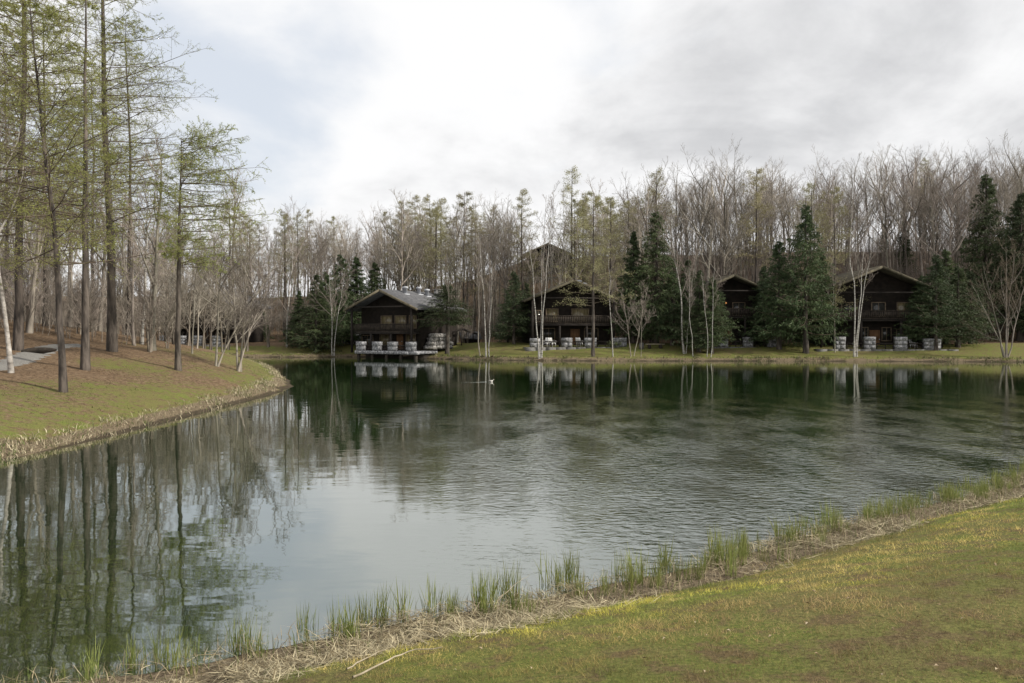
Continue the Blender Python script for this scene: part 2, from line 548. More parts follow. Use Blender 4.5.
M = dict(
    ground=mat_ground(), water=mat_water(), birch=mat_birch(),
    larch_bark=mat('larch_bark', (.022, .018, .015), (.125, .104, .086), scale=4, bump=.06, stretch=(1, 1, .22), rand=.15, lo=.38, hi=.68, bscale=9),
    grey_bark=mat('grey_bark', (.105, .092, .076), (.275, .245, .205), scale=3, bump=.02, stretch=(1, 1, .3), rand=.45),
    pale_bark=mat('pale_grey_bark', (.12, .105, .09), (.46, .43, .39), scale=2.5, bump=.015, stretch=(1, 1, 1.6)),
    twig=mat('bare_twigs', (.140, .119, .098), (.30, .262, .222), scale=1.2, rand=.4),
    larch_twig=mat('larch_twigs', (.065, .048, .034), (.14, .11, .08), scale=2, rand=.12),
    birch_twig=mat('birch_twigs', (.12, .095, .08), (.26, .225, .195), scale=1.2, rand=.15),
    larch_leaf=mat('larch_needles', (.205, .240, .062), (.40, .415, .140), scale=.7, rough=.7, translucent=.5, rand=.18),
    far_larch_leaf=mat('far_larch_needles', (.190, .180, .085), (.330, .310, .170), scale=.7, rough=.7, translucent=.35, rand=.2),
    brown_bark=mat('brown_bark', (.075, .062, .050), (.20, .170, .138), scale=3, bump=.02, stretch=(1, 1, .3), rand=.3),
    spruce_leaf=mat('spruce_needles', (.022, .037, .013), (.068, .096, .036), scale=1.1, rough=.65, translucent=.1, rand=.25),
    shrub_leaf=mat('shrub_leaves', (.12, .15, .06), (.26, .28, .14), scale=3, rough=.6, translucent=.25),
    reed=mat('reed_green', (.105, .135, .030), (.25, .262, .080), scale=7, rough=.5, translucent=.3, spec=.4, rand=.2),
    reed_dry=mat('reed_dry', (.26, .20, .12), (.50, .42, .29), scale=8, rough=.8, translucent=.2),
    straw=mat('straw', (.55, .55, .55), (1, 1, 1), scale=5, rough=.85, translucent=.15, tint=True),
    blade=mat('grass_blades', (.7, .7, .7), (1.0, 1.0, 1.0), scale=3, rough=.6, translucent=.3, tint=True),
    wood=mat_boards('dark_log_wall', (.010, .0075, .006), (.024, .018, .0135), .28),
    wood2=mat('dark_timber', (.010, .008, .0065), (.026, .020, .016), scale=3, stretch=(1, 1, 1)),
    rail=mat('balcony_timber', (.018, .014, .011), (.048, .037, .028), scale=3),
    barge=mat('weathered_bargeboard', (.085, .070, .045), (.18, .155, .105), scale=2.5, bump=.01),
    barge_dark=mat('mossy_bargeboard', (.042, .036, .024), (.105, .092, .060), scale=2.5, bump=.01),
    shingle=mat_boards('grey_shingles', (.060, .060, .064), (.125, .125, .132), .22, 'z'),
    moss_roof=mat_boards('brown_mossy_shingles', (.040, .034, .025), (.080, .070, .046), .22, 'z'),
    stone=mat('grey_stone', (.10, .10, .105), (.40, .40, .41), c3=(.21, .21, .22), scale=4.5, bump=.04, bscale=6, rand=.15),
    paving=mat('stone_paving', (.07, .068, .062), (.16, .155, .145), scale=3, bump=.01),
    pale_stone=mat('pale_rubble', (.10, .095, .088), (.42, .41, .385), c3=(.26, .25, .24), scale=3.6, bump=.1, bscale=3),
    curtain=mat('curtained_glass', (.085, .068, .036), (.21, .175, .10), scale=1.5, rough=.12, spec=.5, stretch=(6, 1, .3)),
    dark_glass=mat('dark_glass', (.018, .018, .016), (.04, .04, .036), scale=1, rough=.08, spec=.5),
    frame=mat('window_frame', (.10, .075, .05), (.17, .13, .09), scale=4),
    door=mat('door_wood', (.105, .055, .026), (.17, .095, .048), scale=3, stretch=(3, 1, .4)),
    metal=mat('pale_metal', (.26, .27, .29), (.40, .41, .44), scale=4, rough=.7),
    white=mat('white_paint', (.62, .62, .60), (.80, .80, .78), scale=6, rough=.5),
    lamp=mat_emit('lamp_glow', (1.0, .42, .14), .5),
    path=mat('gravel_path', (.12, .115, .105), (.23, .22, .205), scale=18, bump=.02),
    log=mat('dark_log', (.020, .016, .012), (.045, .036, .028), scale=6, bump=.02),
    stick=mat('dead_stick', (.20, .165, .11), (.36, .31, .23), scale=8, bump=.005),
    feather=mat('duck_feathers', (.42, .40, .36), (.62, .60, .56), scale=14, rough=.7),
    feather_dark=mat('duck_dark', (.05, .045, .04), (.11, .10, .085), scale=14, rough=.6),
    bill=mat('duck_bill', (.35, .20, .05), (.45, .27, .07), scale=9, rough=.4),
    plank=mat('bench_planks', (.27, .23, .17), (.42, .37, .29), scale=4, stretch=(.4, 3, 3)),
    bin=mat('bin_grey', (.075, .07, .07), (.13, .125, .12), scale=7, bump=.01),
    leaf_pale=mat('fallen_leaf', (.20, .14, .08), (.40, .33, .23), scale=5, rough=.8),
)

# ------------------------------------------------------------------ ground and water
def axis(stops):
    """piecewise spacing: [(start, end, step), ...]"""
    out = []
    for a, b, st in stops:
        n = max(1, int(round((b - a) / st)))
        out.append(np.linspace(a, b, n, endpoint=False))
    return np.concatenate(out + [[stops[-1][1]]])


def make_ground():
    xs = axis([(-900, -300, 60), (-300, -120, 12), (-120, -70, 3), (-70, -26, 1.0), (-26, -7, .5), (-7, 14, .2), (14, 30, .6), (30, 80, 1.2), (80, 130, 4), (130, 300, 14), (300, 900, 60)])
    ys = axis([(-300, -40, 40), (-40, -4, 3), (-4, 3, .6), (3, 18, .2), (18, 46, .6), (46, 78, 1.0), (78, 100, .5), (100, 165, 1.5), (165, 300, 12), (300, 1200, 70)])
    X, Y = np.meshgrid(xs, ys)
    s = shore_dist(X, Y)
    Z = terrain(X, Y, s)
    ny, nx = X.shape
    i = np.arange(ny * nx).reshape(ny, nx)
    Q = np.stack([i[:-1, :-1], i[:-1, 1:], i[1:, 1:], i[1:, :-1]], -1).reshape(-1, 4)
    x, y, s = X.ravel(), Y.ravel(), s.ravel()
    far = sstep(72, 84, y + np.where(x < -15, -8, 0))
    left = sstep(-6, -9, x) * (1 - far)
    # fallen needles and leaves: under the woods, the worn brown right of the lawn, the flanks behind the cabins
    lit = far * sstep(9, 13, s) + left * (.33 + .58 * sstep(1.0, 8.5, s + (fbm(x * .22, y * .22) - .5) * 13)) + 0 * ( s)
    lit = np.maximum(lit, left * .95 * sstep(17, 9, np.hypot(x + 33, y - 45) + (fbm(x * .3, y * .3) - .5) * 8))
    lit = np.maximum(lit, .62 * (1 - far) * (1 - left) * sstep(4.2, 7.2, s + (fbm(x * .3, y * .3) - .5) * 3))
    lit = np.maximum(lit, far * sstep(-20, -26, x) * sstep(4.5, 8, s))
    lit = np.maximum(lit, far * .45 * sstep(.48, .58, fbm(x * .13 + 3, y * .3)))
    edge = np.where(y < 20, .8 + .5 * sstep(1.5, -1.5, x), np.where(y < 72, .5, .5))
    st = sstep(edge + .35, edge * .6, s) * sstep(-.4, .05, s)
    mud = sstep(.12, -.1, s)
    lit = np.clip(lit, 0, 1)
    C = np.stack([lit, st, mud], -1)
    me = mesh_from('ground', np.stack([x, y, Z.ravel()], -1), [(Q, 0)], [M['ground']], True, C)
    tag(link('ground', me), kind='structure')


make_ground()
wb = MB()
wb.add([(-72, -1, 0), (90, -1, 0), (90, 112, 0), (-72, 112, 0)], [(0, 1, 2, 3)])
tag(wb.build('lake_water', M['water']), kind='structure')


def ribbon_on_ground(pts, w, lift, n=60, thick=.06):
    pts = np.array(pts, dtype=float)
    t = np.linspace(0, len(pts) - 1, n)
    P = np.stack([np.interp(t, np.arange(len(pts)), pts[:, k]) for k in (0, 1)], -1)
    for _ in range(4): P[1:-1] = (P[:-2] + 2 * P[1:-1] + P[2:]) / 4
    T = np.gradient(P, axis=0); T /= np.linalg.norm(T, axis=1, keepdims=True)
    Nn = np.stack([-T[:, 1], T[:, 0]], -1)
    ww = w * (1 + .2 * np.sin(np.arange(n) * 1.7))[:, None] / 2
    A, B = P + Nn * ww, P - Nn * ww
    rows = []
    for f in (0, .25, .5, .75, 1):
        q = A * (1 - f) + B * f
        rows.append(np.column_stack([q, terrain(q[:, 0], q[:, 1]) + lift * (1 if 0 < f < 1 else -.6)]))
    V = np.stack(rows, 1)
    i = np.arange(n * 5).reshape(n, 5)
    Q = np.stack([i[:-1, :-1], i[:-1, 1:], i[1:, 1:], i[1:, :-1]], -1).reshape(-1, 4)
    return V.reshape(-1, 3), Q


_dd = np.concatenate([np.arange(4, 60, .1), np.arange(60, 220, .25)])


def hit(px, py):
    """first ground point seen in the direction of a picture point"""
    x = (px - 512) / F * _dd
    z = EYE - (py - HOR) / F * _dd
    k = np.argmax(terrain(x, _dd) >= z)
    d = float(_dd[k])
    return ((px - 512) / F * d, d, tz((px - 512) / F * d, d))


V, Q = ribbon_on_ground([at(-60, 27)[:2], hit(0, 366)[:2], hit(18, 361)[:2], hit(32, 355)[:2], hit(46, 349)[:2], hit(62, 346)[:2], hit(80, 345.5)[:2]], 1.5, .05)
tag(link('path', mesh_from('path', V, [(Q, 0)], [M['path']], True)), kind='structure')

# ------------------------------------------------------------------ cabins
PIERS = random.Random(3)


def cabin(pos, rz, W, hw, pitch, L, label, roof='moss_roof', piers=(), terrace_y=-1.6, terrace_h=.07, windows=(), doors=(), rail_mat='rail',
          chimneys=(), lamp=None, sink=2.5, deck=False, tx=None):
    """a two storey log cabin with a broad gable, a balcony under the roof and a stone terrace. W roof width, hw eaves height"""
    root = empty('log_cabin', pos, rz)
    tag(root, label, 'cabin', 'dark timber cabins round the lake')
    half = W / 2
    ww = half - 1.15                 # half width of the walls
    yf = 1.7                         # front wall, set back under the roof
    peak = hw + half * pitch
    ztop = hw + 1.15 * pitch - .16   # wall top under the slope
    # walls: a five sided prism, pushed into the hill behind
    b = MB()
    prof = [(-ww, -sink), (ww, -sink), (ww, ztop), (0, ztop + ww * pitch), (-ww, ztop)]
    V = [(x, y, z) for y in (yf, L - .6) for x, z in prof]
    b.add(V, [(0, 1, 2, 3), (8, 7, 6, 5)])
    b.add(V, [(0, 3, 4), (9, 8, 5)])
    b.add(V, [(i, i + 5, (i + 1) % 5 + 5, (i + 1) % 5) for i in range(5)])
    b.build('wall', M['wood'], root)
    # roof: two thick slopes that meet at the ridge
    b = MB()
    th = .2
    for sx in (-1, 1):
        V = [(sx * half, y, hw + dz) for y in (-.1, L) for dz in (0, th)] + [(0, y, peak + dz) for y in (-.1, L) for dz in (0, th)]
        Fa = [(0, 2, 6, 4), (1, 5, 7, 3), (0, 1, 3, 2), (0, 4, 5, 1), (2, 3, 7, 6)]
        b.add(V, Fa)
    rf = b.build('roof', M[roof], root)
    for (cx, cy, kind) in chimneys:
        c = MB()
        zc = peak - abs(cx) * pitch
        if kind == 'metal':
            c.lathe([(.0, -.4), (.26, -.4), (.26, .75), (.36, .78), (.36, .98), (.0, 1.05)], 12, (cx, cy, zc))
            c.add(*cubev(cx - .4, cx + .4, cy - .4, cy + .4, zc - .45, zc + .14))
            c.build('chimney', M['metal'], rf)
        else:
            c.block(cx - .45, cx + .45, cy - .4, cy + .4, zc - .5, zc + .95, PIERS)
            c.box(cx - .55, cx + .55, cy - .5, cy + .5, zc + .96, zc + 1.06)
            c.build('chimney', M['pale_stone'], rf)
    for sx in (-1, 1):
        b = MB()
        b.beam((sx * (half + .02), -.16, hw + .04), (0, -.16, peak + .04), .09, .26)
        b.build('bargeboard', M['barge' if roof == 'shingle' else 'barge_dark'], root)
    # balcony and its railing under the eaves
    zb = hw - 2.55
    bal = MB().box(-ww - .3, ww + .3, .25, yf, zb - .18, zb).build('balcony', M['wood2'], root)
    b = MB()
    b.box(-ww - .3, ww + .3, .27, .35, zb + .92, zb + 1.02)
    b.box(-ww - .3, ww + .3, .29, .33, zb + .06, zb + .14)
    n = int(2 * ww / .19)
    for i in range(n + 1):
        x = -ww - .25 + i * (2 * ww + .5) / n
        b.box(x - .065, x + .065, .295, .325, zb + .141, zb + .919)
    b.build('railing', M[rail_mat], bal)
    for i in range(4):
        x = -ww - .15 + i * (2 * ww + .3) / 3
        MB().box(x - .11, x + .11, .05, .245, terrace_h - .3, (hw + (half - abs(x)) * pitch - .12) if i in (0, 3) else zb - .184).build('post', M['wood2'], root)
    b = MB()
    b.box(-ww + .1, ww - .1, .06, .2, hw + .36, hw + .52)
    b.build('tie_beam', M['wood2'], root)
    for (x, z, w, h, lit) in windows:  # flag picks tan curtained panes over dark glass, none glow
        f = MB()
        for (a0, a1, c0, c1) in ((x - w / 2 - .1, x + w / 2 + .1, z - .1, z), (x - w / 2 - .1, x + w / 2 + .1, z + h, z + h + .1),
                                 (x - w / 2 - .1, x - w / 2, z, z + h), (x + w / 2, x + w / 2 + .1, z, z + h), (x - .03, x + .03, z, z + h)):
            f.box(a0, a1, yf - .09, yf - .004, c0, c1)
        fr = f.build('window', M['frame'], root)
        MB().box(x - w / 2 + .002, x + w / 2 - .002, yf - .05, yf - .02, z + .002, z + h - .002).build('pane', M['curtain' if lit else 'dark_glass'], fr)
    for (x, w, h) in doors:
        d = MB().box(x - w / 2, x + w / 2, yf - .08, yf - .006, terrace_h + .01, terrace_h + h)
        for (z0, z1) in ((.25, .9), (1.05, h - .2)):
            d.box(x - w / 2 + .12, x + w / 2 - .12, yf - .11, yf - .082, terrace_h + z0, terrace_h + z1)
        dd = d.build('door', M['door'], root)
        MB().lathe([(0, 0), (.05, 0), (.05, .1), (0, .1)], 8, (x + w / 2 - .1, yf - .17, terrace_h + 1.0)).build('handle', M['metal'], dd)
    # stone terrace with square stone piers
    t = MB()
    rng = PIERS
    tx = tx or (-half, half)
    nx = max(4, int((tx[1] - tx[0]) / 1.1))
    for i in range(nx):
        x0, x1 = tx[0] + i * (tx[1] - tx[0]) / nx, tx[0] + (i + 1) * (tx[1] - tx[0]) / nx
        t.block(x0 + .012, x1 - .012, terrace_y, terrace_y + .5, terrace_h - .34 if deck else -1.2, terrace_h, rng, .015)
    t.box(tx[0] + .01, tx[1] - .01, terrace_y + .52, yf - .01, terrace_h - .3 if deck else -1.2, terrace_h - .02)
    te = t.build('terrace', M['stone' if deck else 'paving'], root)
    if deck:  # base and supports coloured dark to stand for the shadow under the deck
        f = MB().box(tx[0] + .3, tx[1] - .3, terrace_y + 1.6, yf - .05, -1.6, terrace_h - .305)
        f.build('shade_dark_foundation', M['log'], te)
        for i in range(5):
            x = tx[0] + .4 + i * (tx[1] - tx[0] - .8) / 4
            MB().box(x - .14, x + .14, terrace_y + .15, terrace_y + .43, -1.6, terrace_h - .345).build('deck_support', M['log'], te)
    for (px, pw, ph) in piers:
        p = MB()
        nc = max(2, int(round(ph / .42)))
        for c in range(nc):
            z0, z1 = terrace_h + .004 + c * ph / nc, terrace_h + (c + 1) * ph / nc - .005
            if c == nc - 1:
                p.block(px - pw / 2 - .015, px + pw / 2 + .015, terrace_y + .01, terrace_y + .72, z0, z1, rng, .010, .012)
            else:
                sp = px + rng.uniform(-.2, .2) * pw
                p.block(px - pw / 2, sp - .004, terrace_y + .03, terrace_y + .7, z0, z1, rng, .010, .012)
                p.block(sp + .004, px + pw / 2, terrace_y + .03, terrace_y + .7, z0, z1, rng, .010, .012)
        p.build('stone_pier', M['stone'], te)
    xs = sorted(p[0] for p in piers)
    for a, c in zip(xs[:-1], xs[1:]):
        b = MB()
        b.box(a + .75, c - .75, terrace_y + .28, terrace_y + .36, terrace_h + .2, terrace_h + .3)
        b.box(a + .75, c - .75, terrace_y + .28, terrace_y + .36, terrace_h + .55, terrace_h + .68)
        for x in (a + .75, (a + c) / 2, c - .83): b.box(x, x + .08, terrace_y + .29, terrace_y + .35, terrace_h - .03, terrace_h + .552)
        b.build('low_rail', M['wood2'], te)
    if lamp:
        lb = MB().box(lamp[0] - .09, lamp[0] + .09, yf - .2, yf - .004, lamp[1], lamp[1] + .05).build('wall_lamp', M['wood2'], root)
        MB().lathe([(0, -.18), (.07, -.15), (.09, -.07), (.06, -.004), (0, -.003)], 10, (lamp[0], yf - .1, lamp[1])).build('bulb', M['lamp'], lb)
    return root


def cubev(x0, x1, y0, y1, z0, z1):
    V = [(x, y, z) for z in (z0, z1) for y in (y0, y1) for x in (x0, x1)]
    return V, [(0, 2, 3, 1), (4, 5, 7, 6), (0, 1, 5, 4), (2, 6, 7, 3), (0, 4, 6, 2), (1, 3, 7, 5)]


# the cabin that stands at the water, turned so its right roof slope shows
cabin((-15.4, 93.0, .55), R(-30), 10.9, 4.95, .43, 10.2, 'dark cabin on the shore whose stone terrace stands right at the water', roof='shingle',
      piers=[(-1.3, .95, 1.05), (1.07, .95, 1.05), (3.3, .95, 1.05), (5.9, 1.0, 1.05)], terrace_y=-2.2, terrace_h=.30, deck=True, tx=(-2.0, 7.0),
      windows=[(-.4, 2.95, 1.5, 1.35, 1), (1.7, 2.95, 1.5, 1.35, 1), (3.5, 2.95, .9, 1.35, 1), (-.7, .9, 1.3, 1.2, 1), (3.2, .9, 1.2, 1.2, 1), (-3.3, .9, 1.6, 1.1, 0)],
      doors=[(1.6, .95, 2.0)], chimneys=[(.9, 3.6, 'metal'), (.7, 6.6, 'metal'), (1.2, 7.6, 'metal'), (1.1, 10.2, 'stone')])
# the cabin left of the middle with the birch trio and a straight trunk in front
x, y, z = at(574, 90.0)
cabin((x, y + .8, z - .02), R(6), 11.4, 5.2, .42, 12.5, 'dark cabin behind the white birch trio, with grey stone piers and upright garden chairs', piers=[(-4.6, 1.1, 1.0), (-1.0, 1.15, 1.05), (1.7, 1.25, 1.05), (5.0, 1.6, 1.05)],
      windows=[(-2.2, 3.0, 1.3, 1.4, 1), (1.1, 3.0, 1.9, 1.4, 1), (-2.6, .95, 1.3, 1.2, 0), (2.4, .95, 1.5, 1.2, 0), (-3.85, 3.0, .6, 1.2, 0)], doors=[(.5, 1.1, 2.05)],
      chimneys=[(1.5, 4.5, 'metal'), (2.2, 4.9, 'metal')])
# the narrow looking one between the spruces, with a lit lamp
x, y, z = at(736, 90.0)
cabin((x, y + .8, z - .02), R(0), 9.8, 6.0, .44, 12.5, 'dark cabin squeezed between spruces, a small orange lamp lit on its upper wall', piers=[(-4.1, 1.05, 1.1), (-1.6, 1.05, 1.1), (1.2, 1.05, 1.1), (3.9, 1.05, 1.1)],
      windows=[(-1.5, 3.7, 1.2, 1.4, 1), (1.0, 3.7, 1.3, 1.4, 0), (3.0, 1.0, 1.2, 1.2, 0)], doors=[(-.3, 1.0, 2.05)], lamp=(-.5, 5.2))
# the big one at the right
x, y, z = at(885, 87.0)
cabin((x, y + .8, z - .02), R(-3), 15.0, 5.85, .43, 13.5, 'largest dark cabin, at the right behind the slender three stemmed birch', piers=[(-5.0, 1.1, 1.35), (-1.8, 1.1, 1.35), (1.5, 1.2, 1.35), (4.8, 1.7, 1.15)],
      windows=[(-2.9, 3.7, 1.6, 1.5, 0), (.3, 3.7, 1.4, 1.5, 0), (3.2, 3.7, 1.6, 1.5, 1), (-1.2, 1.0, .6, 1.4, 0), (1.2, 1.0, .9, 1.4, 0), (3.0, 1.0, 1.3, 1.2, 0)], doors=[(-.1, 1.15, 2.1)],
      )
# uphill, behind the trees
x, y, z = at(548, 131.0)
cabin((x, y, z - .2), R(2), 8.6, 3.6, .45, 10, 'dark cabin high on the hill, half hidden by white birch stems', piers=[], windows=[(-1.3, 1.4, 1.2, 1.2, 0), (1.3, 1.4, 1.2, 1.2, 0)], sink=4, terrace_h=.0)
# behind the wooded point at the left
cabin((-41.5, 105.0, 1.3), R(-20), 11.2, 4.9, .43, 8.5, 'dark cabin at the far left behind the bare lakeside trees, grey roof showing', roof='shingle', piers=[(-4.2, 1.2, 1.15), (-1.6, 1.2, 1.15), (1.2, 1.2, 1.15), (4.0, 1.2, 1.15)],
      windows=[(-1.2, 2.95, 1.4, 1.3, 0), (1.8, 2.95, 1.4, 1.3, 0), (2.4, .9, 1.3, 1.2, 0)], doors=[(.3, 1.0, 2.0)], chimneys=[(.8, 3.0, 'metal'), (1.0, 6.0, 'metal')])
# one more low cabin in the shade behind the left spruces (only its terrace piers read)
x, y, z = at(337, 107.0)
cabin((x, y, z - .2), R(-14), 10.4, 4.3, .42, 10, 'shaded cabin hidden behind the left spruces, pale piers along its terrace', piers=[(-3.3, 1.25, 1.1), (-1.1, 1.1, 1.1), (1.2, 1.1, 1.1), (3.6, 1.1, 1.1)],
      windows=[(-1, 2.4, 1.4, 1.2, 0), (1.5, 2.4, 1.4, 1.2, 0)], doors=[(0.2, 1, 2)])
# dark shed roof beside the steps
x, y, z = at(471, 104.0)
sh = empty('shed', (x, y, z), R(8)); tag(sh, 'small low shed with blue grey roof at the top of the wooden stair rail', 'shed')
MB().box(-1.1, 1.1, 0, 2.2, -1.5, .62).build('wall', M['wood'], sh)
b = MB(); V = [(-1.4, -.4, .5), (1.4, -.4, .5), (1.4, 2.5, 1.4), (-1.4, 2.5, 1.4)]
b.add(V + [(a, c, e + .12) for a, c, e in V], [(3, 2, 1, 0), (4, 5, 6, 7), (0, 1, 5, 4), (1, 2, 6, 5), (2, 3, 7, 6), (3, 0, 4, 7)])
b.build('roof', M['shingle'], sh)
# rubble wall and stair rail right of the shore cabin
rw = MB(); rng = random.Random(5)
for r_ in range(4):
    x0 = r_ * .25
    while x0 < 4.4 - r_ * .3:
        w = rng.uniform(.5, 1.0)
        rw.block(x0 + .02, x0 + w - .02, 0, .7 + rng.uniform(-.1, .1), r_ * .46, r_ * .46 + .44, rng, .11, .1)
        x0 += w
rwo = rw.build('rubble_wall', M['pale_stone']); rwo.location = (-9.7, 92.6, 1.0); rwo.rotation_euler = (0, 0, R(58))
tag(rwo, 'pale rubble stone wall beside the shore cabin', 'stone wall')
sr = MB()
p0, p1, p2 = hit(436, 347), at(462, 98), at(480, 106)
tops = [Vector(p) + Vector((0, 0, 1.05)) for p in (p0, p1, p2)]
tops[1].z = EYE + (HOR - 331) / F * 98 + .25
for a, c in zip(tops[:-1], tops[1:]): sr.beam(a, c, .16, .2)
for t_, k in ((0.02, 0), (.5, 0), (.98, 0), (.6, 1), (.97, 1)):
    q = tops[k].lerp(tops[k + 1], t_)
    sr.beam(q, (q.x, q.y, tz(q.x, q.y) - .3), .14, .14)
tag(sr.build('stair_railing', M['wood2']), 'dark wooden stair rail climbing the slope right of the rubble wall', 'railing')

# ------------------------------------------------------------------ trees: generators
UPV = np.array([0, 0, 1.0])


def spawn(par, k, u0, u1, Lf, ang, rng, up=0.0, npt=4, flat=False, wob=.10, spread=.25, curve_out=0.0):
    """k children along each parent polyline"""
    P, n, _ = par.shape
    u = u0 + (u1 - u0) * (np.arange(k)[None] + rng.random((P, k))) / k
    t = u * (n - 1); i = np.minimum(t.astype(int), n - 2); f = (t - i)[..., None]
    pi = np.arange(P)[:, None]
    base = par[pi, i] * (1 - f) + par[pi, i + 1] * f
    tan = par[pi, i + 1] - par[pi, i]; tan /= np.linalg.norm(tan, axis=-1, keepdims=True) + 1e-9
    plen = np.linalg.norm(np.diff(par, axis=1), axis=2).sum(1)
    r = rng.normal(size=(P, k, 3))
    if flat: r[..., 2] *= .22
    perp = r - (r * tan).sum(-1, keepdims=True) * tan
    perp /= np.linalg.norm(perp, axis=-1, keepdims=True) + 1e-9
    a = ang * (1 + spread * rng.normal(size=(P, k, 1)) * .6)
    d = tan * np.cos(a) + perp * np.sin(a)
    L = plen[:, None] * Lf(u) * rng.uniform(.65, 1.2, (P, k))
    pts = [base]
    for j in range(npt - 1):
        d = d + UPV * up / (npt - 1) + wob * rng.normal(size=d.shape)
        d /= np.linalg.norm(d, axis=-1, keepdims=True)
        pts.append(pts[-1] + d * L[..., None] / (npt - 1))
    return np.stack(pts, 2).reshape(P * k, npt, 3), L.ravel()


def stem_line(h, rng, n=9, wob=.012, lean=(0, 0), sink=.35):
    z = np.linspace(0, h, n)
    w = np.cumsum(rng.normal(size=(n, 2)) * wob * h / n * 3, axis=0); w -= w[0]
    t = np.linspace(0, 1, n)[:, None]
    xy = w + np.array(lean)[None] * t ** 1.2
    P = np.column_stack([xy, z])
    return np.vstack([[P[0] - np.array([0, 0, sink])], P])[None]


def taper(n, r0, r1, flare=1.35, p=.9):
    t = np.linspace(0, 1, n - 1)
    r = r1 + (r0 - r1) * (1 - t) ** p
    return np.concatenate([[r0 * flare * 1.15], [r0 * flare], r[1:]])[None]


def tris(pts, size, rng, w=.55, dirs=None, jit=1.0):
    """one small leaf triangle at each point"""
    n = len(pts)
    a = rng.normal(size=(n, 3)); b = rng.normal(size=(n, 3))
    if dirs is not None: a = dirs + a * jit
    a /= np.linalg.norm(a, axis=1, keepdims=True); b /= np.linalg.norm(b, axis=1, keepdims=True)
    s = size * rng.uniform(.6, 1.3, (n, 1))
    V = np.stack([pts - b * s * w / 2, pts + b * s * w / 2, pts + a * s], 1).reshape(-1, 3)
    return V, np.arange(n * 3).reshape(-1, 3)


def along(P, m, u0, u1, rng, jit=0.0):
    p, n, _ = P.shape
    u = u0 + (u1 - u0) * rng.random((p, m)); t = u * (n - 1); i = np.minimum(t.astype(int), n - 2); f = (t - i)[..., None]
    pi = np.arange(p)[:, None]
    q = P[pi, i] * (1 - f) + P[pi, i + 1] * f
    d = P[pi, i + 1] - P[pi, i]; d /= np.linalg.norm(d, axis=-1, keepdims=True) + 1e-9
    q = q + rng.normal(size=q.shape) * jit
    return q.reshape(-1, 3), d.reshape(-1, 3)


def bare_meshes(seed, h, r0, bark='grey_bark', twig='twig', fork=.45, dens=1.0, near=False, spreadang=.55, limbs=12, stems=None, thick=1.0, up=.45, crown_len=.36, fan=.95):
    """bare broadleaf tree: ([trunk meshes], crown mesh)"""
    rng = np.random.default_rng(seed)
    trunks, crown = [], MB()
    if stems is None: stems = [dict(h=h, r=r0)]
    for st in stems:
        T = stem_line(st['h'], rng, 10, st.get('wob', .014), st.get('lean', (rng.normal() * .03 * h, rng.normal() * .03 * h)))
        if 'base' in st: T = T + np.array([st['base'][0], st['base'][1], 0])
        m = MB(); m.tubes(T, taper(T.shape[1], st['r'], .012), None, 9)
        k1 = max(5, int(limbs * dens))
        l1, L1 = spawn(T, k1, st.get('fork', fork), .97, lambda u: crown_len * (1.25 - u * fan), spreadang, rng, up=up, npt=5, wob=.10)
        big = L1 > np.quantile(L1, .55)
        (crown if bark == 'birch' else m).tubes(l1[big], np.clip(L1[big] * .014 + .012, .012, st['r'] * .5) * thick, np.full(big.sum(), .008), 5)
        trunks.append(m.mesh('trunk', M[bark], True))
        crown.tubes(l1[~big], np.clip(L1[~big] * .014 + .008, .01, st['r'] * .4) * thick, np.full((~big).sum(), .006), 4)
        l2, L2 = spawn(l1, 6, .22, 1.0, lambda u: .48 * (1.15 - u * .6), .65, rng, up=.3, npt=4, wob=.14)
        crown.tubes(l2, (.006 + L2 * .007) * thick, np.full(len(L2), .005 * thick), 3)
        l3, L3 = spawn(l2, 5, .15, 1.0, lambda u: .5 * (1.1 - u * .5), .6, rng, up=.3, npt=3, wob=.16)
        crown.tubes(l3, np.full(len(L3), .0070 * thick), np.full(len(L3), .0040 * thick), 3)
        l4, L4 = spawn(l3, 3 if not near else 4, .15, 1.0, lambda u: .6 * (1.1 - u * .4), .6, rng, up=.25, npt=2)
        crown.tubes(l4, np.full(len(L4), .0055 * thick), np.full(len(L4), .0030 * thick), 3)
    return trunks, crown.mesh('crown', M[twig], True)


